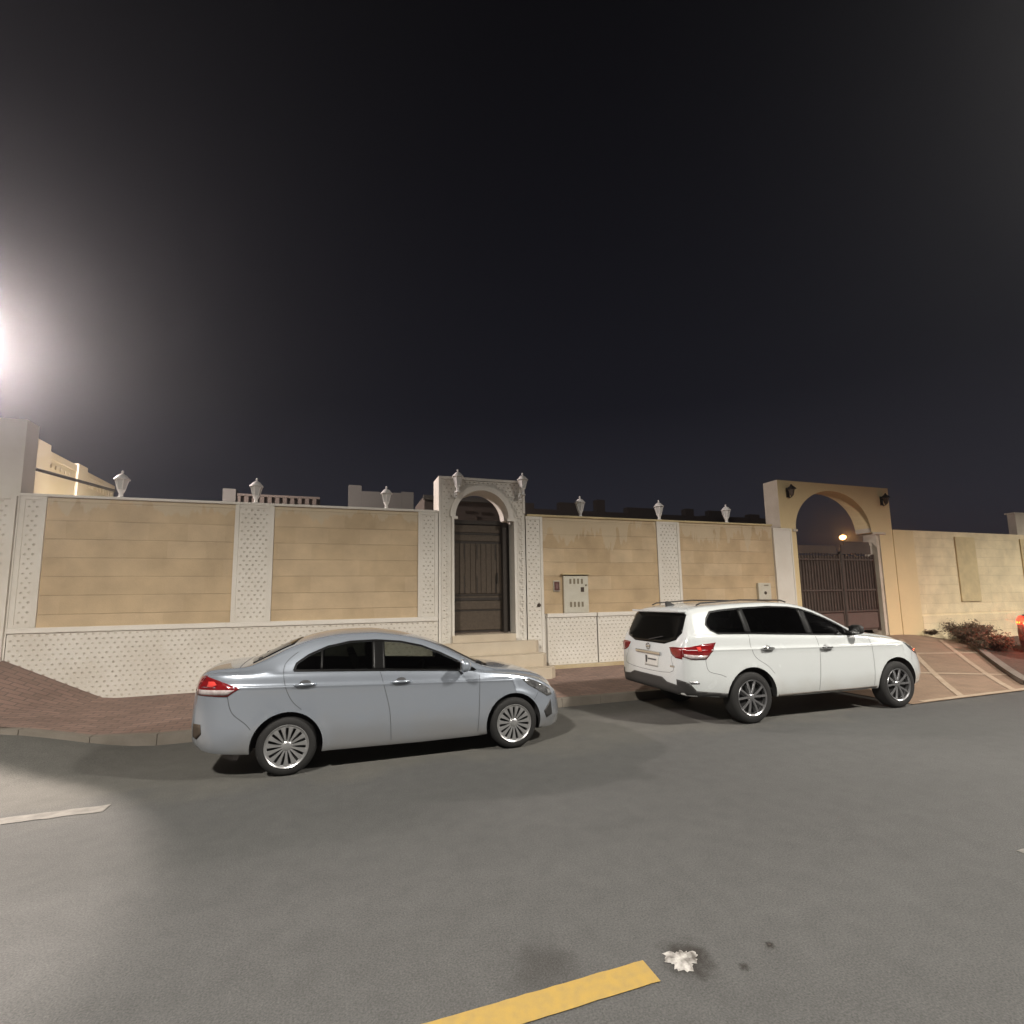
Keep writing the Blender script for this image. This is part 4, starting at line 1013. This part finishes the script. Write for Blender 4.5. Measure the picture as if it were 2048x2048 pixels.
    bm = bmesh.new(); c_ = Vector((S['dash'] - .48, .36, .86 + S['sz'])); tube(bm, [c_ + Vector((.07 * math.sin(a) , .185 * math.cos(a), .17 * math.sin(a))) for a in [i * 2 * PI / 24 for i in range(25)]], .014, 8); tube(bm, [c_ + Vector((0, -.18, 0)), c_ + Vector((0, .18, 0))], .014, 6); L('steering_wheel', bm, M['trim'], ds)
    return car, bvh, L

sedan = dict(kind='sedan', r=.315, rr=.224, tw=.20, ra=.372, wb=2.65, hw=.865, lip=.014, win=.022, tuck=.055, floor=.34, dish=.028, rz=.0,
    crease=lambda x: .955 - .04 * x,
    #      x      zb    ymax  zbelt  yre   zre   zroof
    tab=[(-1.00, .50, .46, .74, .30, .78, .80), (-.985, .42, .54, .80, .40, .86, .89), (-.955, .37, .61, .93, .48, 1.00, 1.03), (-.91, .34, .67, 1.03, .55, 1.09, 1.12), (-.84, .31, .735, 1.09, .61, 1.13, 1.16), (-.70, .28, .81, 1.105, .67, 1.145, 1.175),
         (-.47, .26, .855, 1.10, .69, 1.15, 1.19), (-.30, .25, .862, 1.095, .69, 1.19, 1.265), (0, .22, .865, 1.085, .645, 1.31, 1.405), (.30, .21, .865, 1.075, .605, 1.405, 1.49), (.60, .205, .865, 1.063, .585, 1.448, 1.522), (.90, .20, .865, 1.05, .58, 1.452, 1.525),
         (1.20, .195, .865, 1.035, .59, 1.43, 1.49), (1.50, .19, .865, 1.015, .61, 1.37, 1.425), (1.80, .19, .865, .995, .65, 1.24, 1.315), (2.10, .19, .862, .972, .70, 1.075, 1.165), (2.28, .19, .86, .955, .72, .99, 1.075), (2.45, .19, .857, .935, .70, .965, 1.015),
         (2.75, .19, .845, .885, .66, .925, .965), (2.95, .19, .825, .835, .64, .88, .925), (3.10, .19, .79, .775, .60, .83, .88), (3.22, .19, .735, .70, .54, .77, .82), (3.32, .20, .66, .63, .46, .69, .74), (3.39, .22, .56, .56, .36, .61, .66), (3.43, .26, .44, .50, .26, .54, .57)],
    cab=(-.30, 2.30), dlo=[(.045, 1.115), (1.1, 1.06), (2.17, .995), (1.92, 1.125), (1.72, 1.225), (1.5, 1.315), (1.25, 1.375), (.95, 1.405), (.65, 1.40), (.40, 1.355), (.20, 1.275), (.07, 1.19)],
    ws=[(1.72, -.46), (2.28, -.60), (2.40, 0), (2.28, .60), (1.72, .46), (1.60, 0)], ws_z=1.0,
    ws_glass=[(1.60, -.50), (2.36, -.66), (2.44, -.3), (2.46, 0), (2.44, .3), (2.36, .66), (1.60, .50), (1.52, .2), (1.52, -.2)],
    rw_dir='top', rw=[(-.40, -.54), (.02, -.46), (.10, 0), (.02, .46), (-.40, .54), (-.47, 0)], rwm=glass_mat('rear_window_glass', (.05, .05, .05), .05),
    panes=[('rear_quarter_glass', [(.05, 1.113), (.33, 1.10), (.33, 1.328), (.20, 1.27), (.08, 1.19)], 'glass_dark'),
           ('rear_door_window', [(.33, 1.10), (.93, 1.068), (.93, 1.404), (.65, 1.398), (.40, 1.352), (.33, 1.328)], 'glass_dark'),
           ('front_door_window', [(1.02, 1.064), (2.16, .997), (1.92, 1.123), (1.72, 1.223), (1.5, 1.313), (1.25, 1.373), (1.02, 1.398)], 'glass_mid')],
    pillars=[('window_divider', [(.325, 1.10), (.350, 1.10), (.350, 1.336), (.325, 1.326)]), ('centre_pillar', [(.90, 1.068), (1.05, 1.06), (1.05, 1.40), (.90, 1.405)]), ('mirror_sail', [(1.95, 1.01), (2.17, .995), (1.93, 1.12)])],
    gaps=[('door_gap', 'right', [(-.05, 1.19), (-.06, 1.11), (-.03, .95), (.04, .80), (.14, .70)]), ('door_gap', 'right', [(-.05, 1.19), (.0, 1.25), (.08, 1.31)]), ('door_gap', 'right', [(.99, 1.05), (1.03, .9), (1.10, .6), (1.12, .27)]), ('door_gap', 'right', [(2.20, .95), (2.19, .6), (2.17, .26)]),
          ('bumper_gap', 'right', [(-.60, .885), (-.55, .72), (-.42, .60), (-.36, .53)]), ('bumper_gap', 'right', [(3.0, .66), (2.97, .62), (2.93, .58)]), ('boot_gap', 'top', [(-.52, .66), (-.52, -.66)]), ('bonnet_gap', 'top', [(2.42, -.70), (2.8, -.64), (3.1, -.56), (3.25, -.4)]), ('bonnet_gap', 'top', [(2.42, .70), (2.8, .64), (3.1, .56), (3.25, .4)])],
    skins=[('tail_light', 'right', [(-.93, 1.075), (-.84, 1.10), (-.70, 1.055), (-.485, .965), (-.56, .915), (-.60, .885), (-.93, .905)], 'tail', .006, None, True, 0),
           ('reversing_lens', 'right', [(-.92, .965), (-.66, .962), (-.53, .955), (-.60, .905), (-.92, .915)], 'clear', .009, 'tail_light', True, 0),
           ('lamp_reflector', 'right', [(-.80, 1.045), (-.74, 1.045), (-.71, 1.01), (-.75, .985), (-.81, .99)], 'tail_hot', .010, 'tail_light', True, 0),
           ('rear_lamp_panel', 'rear', [(-.70, 1.05), (-.42, 1.03), (-.42, .95), (-.70, .93)], 'tail', .006, None, True, 0),
           ('number_plate', 'rear', [(-.26, .74), (.26, .74), (.26, .85), (-.26, .85)], 'plate', .006, None, False, 0),
           ('rear_reflector', 'right', [(-.95, .60), (-.86, .60), (-.85, .50), (-.90, .44), (-.95, .46)], 'dark', .004, None, True, 0),
           ('headlight', 'right', [(2.78, .845), (2.88, .845), (3.05, .775), (3.20, .68), (3.235, .60), (3.14, .60), (2.98, .70), (2.86, .77)], 'head', .005, None, True, 0),
           ('grille', 'front', [(-.42, .50), (.42, .50), (.40, .62), (-.40, .62)], 'trim', .005, None, False, 0),
           ('fog_lamp_recess', 'right', [(3.08, .42), (3.20, .55), (3.22, .36), (3.12, .33)], 'trim', .004, None, True, 0)],
    handles=[(.17, .965), (1.23, .925)], hm='silver', mirror=(1.98, 1.065), mirror_m=M['silver'], seats=[(-.02, 1.3), (.98, .5)], sz=0, dash=2.1)
suv = dict(kind='suv', r=.375, rr=.253, tw=.215, ra=.445, wb=2.95, hw=.98, lip=.016, win=.02, tuck=.06, floor=.44, dish=.04, rz=.0,
    crease=lambda x: 1.08 - .02 * x,
    tab=[(-1.15, .52, .62, .70, .40, .74, .76), (-1.14, .49, .72, .78, .55, .82, .84), (-1.115, .47, .80, .98, .60, 1.03, 1.05), (-1.09, .455, .85, 1.10, .66, 1.15, 1.17), (-1.05, .445, .89, 1.20, .72, 1.25, 1.27), (-.99, .435, .92, 1.27, .735, 1.35, 1.40), (-.92, .43, .94, 1.29, .72, 1.50, 1.56), (-.87, .42, .95, 1.30, .71, 1.60, 1.665), (-.80, .42, .96, 1.30, .70, 1.645, 1.70),
         (-.55, .40, .97, 1.295, .70, 1.685, 1.742), (-.3, .38, .978, 1.285, .70, 1.70, 1.757), (0, .36, .98, 1.275, .70, 1.715, 1.772), (.6, .34, .98, 1.25, .70, 1.73, 1.782), (1.03, .33, .98, 1.235, .705, 1.715, 1.765), (1.3, .33, .98, 1.222, .71, 1.67, 1.72), (1.6, .33, .98, 1.212, .73, 1.57, 1.63),
         (1.9, .33, .98, 1.20, .76, 1.43, 1.50), (2.15, .33, .978, 1.19, .79, 1.30, 1.385), (2.35, .33, .975, 1.175, .80, 1.215, 1.30), (2.55, .33, .97, 1.15, .78, 1.19, 1.25), (2.9, .33, .965, 1.11, .74, 1.155, 1.205), (3.2, .33, .955, 1.055, .70, 1.11, 1.16), (3.42, .33, .92, .98, .66, 1.045, 1.10), (3.6, .34, .86, .90, .58, .97, 1.03), (3.74, .35, .77, .82, .48, .88, .94), (3.82, .38, .66, .74, .36, .78, .84), (3.86, .42, .52, .66, .25, .70, .74)],
    cab=(-.70, 2.35), dlo=[(-.50, 1.318), (.1, 1.30), (1.4, 1.238), (2.19, 1.208), (1.93, 1.375), (1.70, 1.48), (1.46, 1.575), (1.22, 1.645), (1.0, 1.675), (.6, 1.69), (.1, 1.678), (-.30, 1.655), (-.50, 1.63), (-.60, 1.54), (-.655, 1.45), (-.60, 1.37)],
    ws=[(1.60, -.50), (2.34, -.66), (2.44, 0), (2.34, .66), (1.60, .50), (1.45, 0)], ws_z=1.22,
    ws_glass=[(1.50, -.60), (2.38, -.76), (2.46, -.4), (2.50, 0), (2.46, .4), (2.38, .76), (1.50, .60), (1.40, .2), (1.40, -.2)],
    rw_dir='rear', rw=[(-.68, 1.23), (-.42, 1.16), (.42, 1.16), (.68, 1.23), (.74, 1.33), (.70, 1.59), (.66, 1.615), (-.66, 1.615), (-.70, 1.59), (-.74, 1.33)], rwm=glass_mat('tailgate_glass', (.06, .06, .055), .12),
    panes=[('rear_quarter_glass', [(-.50, 1.32), (.02, 1.303), (.02, 1.674), (-.30, 1.653), (-.50, 1.628), (-.60, 1.54), (-.652, 1.45), (-.598, 1.372)], 'glass_dark'),
           ('rear_door_window', [(.10, 1.30), (1.18, 1.248), (1.18, 1.65), (1.0, 1.673), (.6, 1.688), (.1, 1.676)], 'glass_dark'),
           ('front_door_window', [(1.28, 1.243), (2.18, 1.21), (1.93, 1.373), (1.70, 1.478), (1.46, 1.573), (1.28, 1.625)], 'glass_dark')],
    pillars=[('rear_pillar', [(.01, 1.303), (.11, 1.30), (.11, 1.679), (.01, 1.674)]), ('centre_pillar', [(1.17, 1.247), (1.30, 1.242), (1.30, 1.62), (1.17, 1.652)]), ('mirror_sail', [(1.98, 1.215), (2.19, 1.208), (1.98, 1.345)])],
    gaps=[('door_gap', 'right', [(.04, 1.29), (.03, 1.1), (.10, .95), (.30, .82), (.42, .70)]), ('door_gap', 'right', [(1.31, 1.235), (1.33, 1.0), (1.27, .40)]), ('door_gap', 'right', [(2.42, 1.15), (2.44, .8), (2.42, .40)]), ('bumper_gap', 'right', [(-.78, .955), (-.74, .80), (-.55, .74), (-.45, .70)]), ('tailgate_gap', 'rear', [(-.80, 1.10), (-.62, .98), (-.60, .76), (.60, .76), (.62, .98), (.80, 1.10)]),
          ('bumper_gap', 'right', [(3.40, .90), (3.36, .82), (3.33, .76)]), ('bonnet_gap', 'top', [(2.5, -.80), (2.9, -.77), (3.3, -.70), (3.55, -.5)]), ('bonnet_gap', 'top', [(2.5, .80), (2.9, .77), (3.3, .70), (3.55, .5)])],
    skins=[('tail_light', 'right', [(-1.07, 1.13), (-.80, 1.175), (-.575, 1.195), (-.65, 1.08), (-.77, .965), (-.98, .965), (-1.08, 1.0)], 'tail', .007, None, True, 0),
           ('clear_band', 'right', [(-1.07, 1.045), (-.95, 1.03), (-.74, 1.02), (-.79, .972), (-.97, .972), (-1.07, 1.005)], 'clear', .010, 'tail_light', True, 0),
           ('lamp_reflector', 'right', [(-.90, 1.14), (-.84, 1.14), (-.83, 1.08), (-.89, 1.07)], 'tail_hot', .011, 'tail_light', True, 0),
           ('rear_lamp_panel', 'rear', [(-.84, 1.13), (-.66, 1.13), (-.56, 1.12), (-.62, 1.03), (-.72, .98), (-.84, .97)], 'tail', .007, None, True, 0),
           ('rear_cladding', 'rear', [(-.76, .60), (-.52, .62), (-.40, .67), (.40, .67), (.52, .62), (.76, .60), (.78, .47), (-.78, .47)], 'trim', .006, None, False, 0),
           ('cladding_wrap', 'right', [(-1.13, .68), (-1.03, .64), (-.93, .53), (-.44, .47), (-.44, .41), (-1.0, .43), (-1.13, .48)], 'trim', .006, None, True, 0),
           ('rear_reflector', 'right', [(-1.03, .665), (-.90, .655), (-.89, .625), (-1.01, .625)], 'alloy2', .005, None, True, 0),
           ('sill_trim', 'right', [(.48, .39), (2.47, .39), (2.47, .335), (.48, .335)], 'dusty', .006, None, True, 0),
           ('headlight', 'right', [(3.22, 1.045), (3.42, 1.01), (3.60, .93), (3.72, .83), (3.66, .80), (3.52, .85), (3.36, .93)], 'head', .006, None, True, 0),
           ('grille', 'front', [(-.40, .55), (.40, .55), (.45, .72), (-.45, .72)], 'trim', .006, None, False, 0),
           ('number_plate', 'rear', [(-.30, .80), (.06, .80), (.06, .96), (-.30, .96)], 'plate', .010, None, False, 0)],
    handles=[(.32, 1.075), (1.46, 1.035)], hm='chrome', mirror=(2.07, 1.29), mirror_m=M['trim'], seats=[(-.02, 1.4), (1.0, .54)], sz=.22, dash=2.15)

car1, bv1, L1 = build_car(sedan, 'silver blue four door saloon parked in front of the lattice wall, left of the steps', 'car', (-.486, 7.09, 0), .006, M['silver'])
bm = bmesh.new(); tube(bm, [(2.36, -.1, 1.035), (2.30, -.55, 1.06), (2.22, -.60, 1.085)], .012, 6); L1('wiper', bm, M['trim'])
car2, bv2, L2 = build_car(suv, 'white sport utility car parked by the wall just left of the yellow arch', 'car', (5.86, 7.03, 0), -.035, M['whitecar'])
for s in (-1, 1):
    bm = bmesh.new(); tube(bm, [(-.62, s * .60, 1.735), (-.54, s * .60, 1.765), (.2, s * .60, 1.803), (1.0, s * .60, 1.785), (1.1, s * .60, 1.755)], .011, 8); L2('roof_rail', bm, M['darkmetal'], car2, True)
bm = bmesh.new(); prism(bm, [(-.74, 1.70), (-.58, 1.73), (-.72, 1.80), (-.75, 1.79)], -.025, .025); L2('antenna', bm, M['trim'])
def rearpt(y, z):
    h, n, *_ = bv2.ray_cast(Vector((-4, y, z)), Vector((1, 0, 0))); return h.x
x_ = rearpt(0, 1.0)
bm = bmesh.new(); box(bm, x_ - .03, x_ + .01, -.36, .34, .985, 1.03, .008); L2('chrome_strip', bm, M['chrome'])
bm = bmesh.new(); t_ = bmesh.new(); x_ = rearpt(0, 1.09); tube(t_, [(x_ - .014, .052 * math.cos(a), 1.095 + .044 * math.sin(a)) for a in [i * PI / 10 for i in range(21)]], .008, 6); merge(bm, t_); box(bm, x_ - .02, x_ - .008, -.05, .05, 1.085, 1.105, .002); L2('emblem', bm, M['chrome'])
x_ = rearpt(-.1, .88)
bm = bmesh.new(); box(bm, x_ - .0145, x_ - .0108, .0, .045, .805, .955); box(bm, x_ - .0145, x_ - .0108, -.25, -.02, .895, .915); L2('plate_mark', bm, M['plate_d'])
bm = bmesh.new(); x_ = rearpt(-.66, .83)
for i in range(3): box(bm, x_ - .006, x_ + .002, -.70 + i * .035, -.675 + i * .035, .84, .865)
L2('model_badge', bm, M['chrome'])
bm = bmesh.new(); tube(bm, [(rearpt(0, 1.20) - .02, 0, 1.20), (rearpt(-.3, 1.25) - .025, -.38, 1.27)], .009, 6); L2('rear_wiper', bm, M['trim'])
bm = bmesh.new(); box(bm, -.99, -.80, -.66, .66, 1.635, 1.665, .012); L2('roof_spoiler', bm, M['whitecar'])
# third car, only its lit tail lamp comes into the picture
def copy_car(src, loc, rz):
    c = copy_tree(src); c.location = loc; c.rotation_euler.z = rz; return c
car3 = copy_car(car1, (17.55, 7.50, .12), .0); car3['label'] = 'dark car at the right edge of the photo showing only its glowing red tail lamp'
hot = mat('lit_tail_lamp', (.9, .05, .03), .3, emit=(1., .022, .012), estr=5.); amb = mat('lit_amber_lens', (.9, .35, .05), .3, emit=(1., .30, .04), estr=2.2)
def walk(o):
    yield o
    for c in o.children: yield from walk(c)
for o in walk(car3):
    if o.type != 'MESH': continue
    n_ = o.name.split('.')[0]
    for sl in o.material_slots:
        if sl.material == M['silver']: sl.link = 'OBJECT'; sl.material = M['greycar']
    if n_ in ('tail_light', 'rear_lamp_panel', 'lamp_reflector', 'reversing_lens'):
        for i in range(len(o.material_slots)): o.material_slots[i].link = 'OBJECT'; o.material_slots[i].material = amb if n_ == 'reversing_lens' else hot
o = lamp('tail_lamp_glow', 'POINT', (-1.12, .72, 1.0), 28, (1., .10, .04), .06); o.parent = car3
o = lamp('tail_lamp_glow', 'POINT', (-1.12, -.72, 1.0), 14, (1., .10, .04), .06); o.parent = car3

# ------------------------------------------------------------------ night haze lit by the lamps
hz = bmesh.new(); box(hz, -95, 130, -60, 90, -1.1, 16)
hm = bpy.data.materials.new('night_haze'); hm.use_nodes = True; n = hm.node_tree; n.nodes.clear()
ho = n.nodes.new('ShaderNodeOutputMaterial'); pv = n.nodes.new('ShaderNodeVolumePrincipled'); n.links.new(pv.outputs[0], ho.inputs['Volume'])
pv.inputs['Color'].default_value = (.95, .95, .97, 1); pv.inputs['Density'].default_value = .0032; pv.inputs['Anisotropy'].default_value = .9
tag(link('haze', hz, hm), kind='stuff')
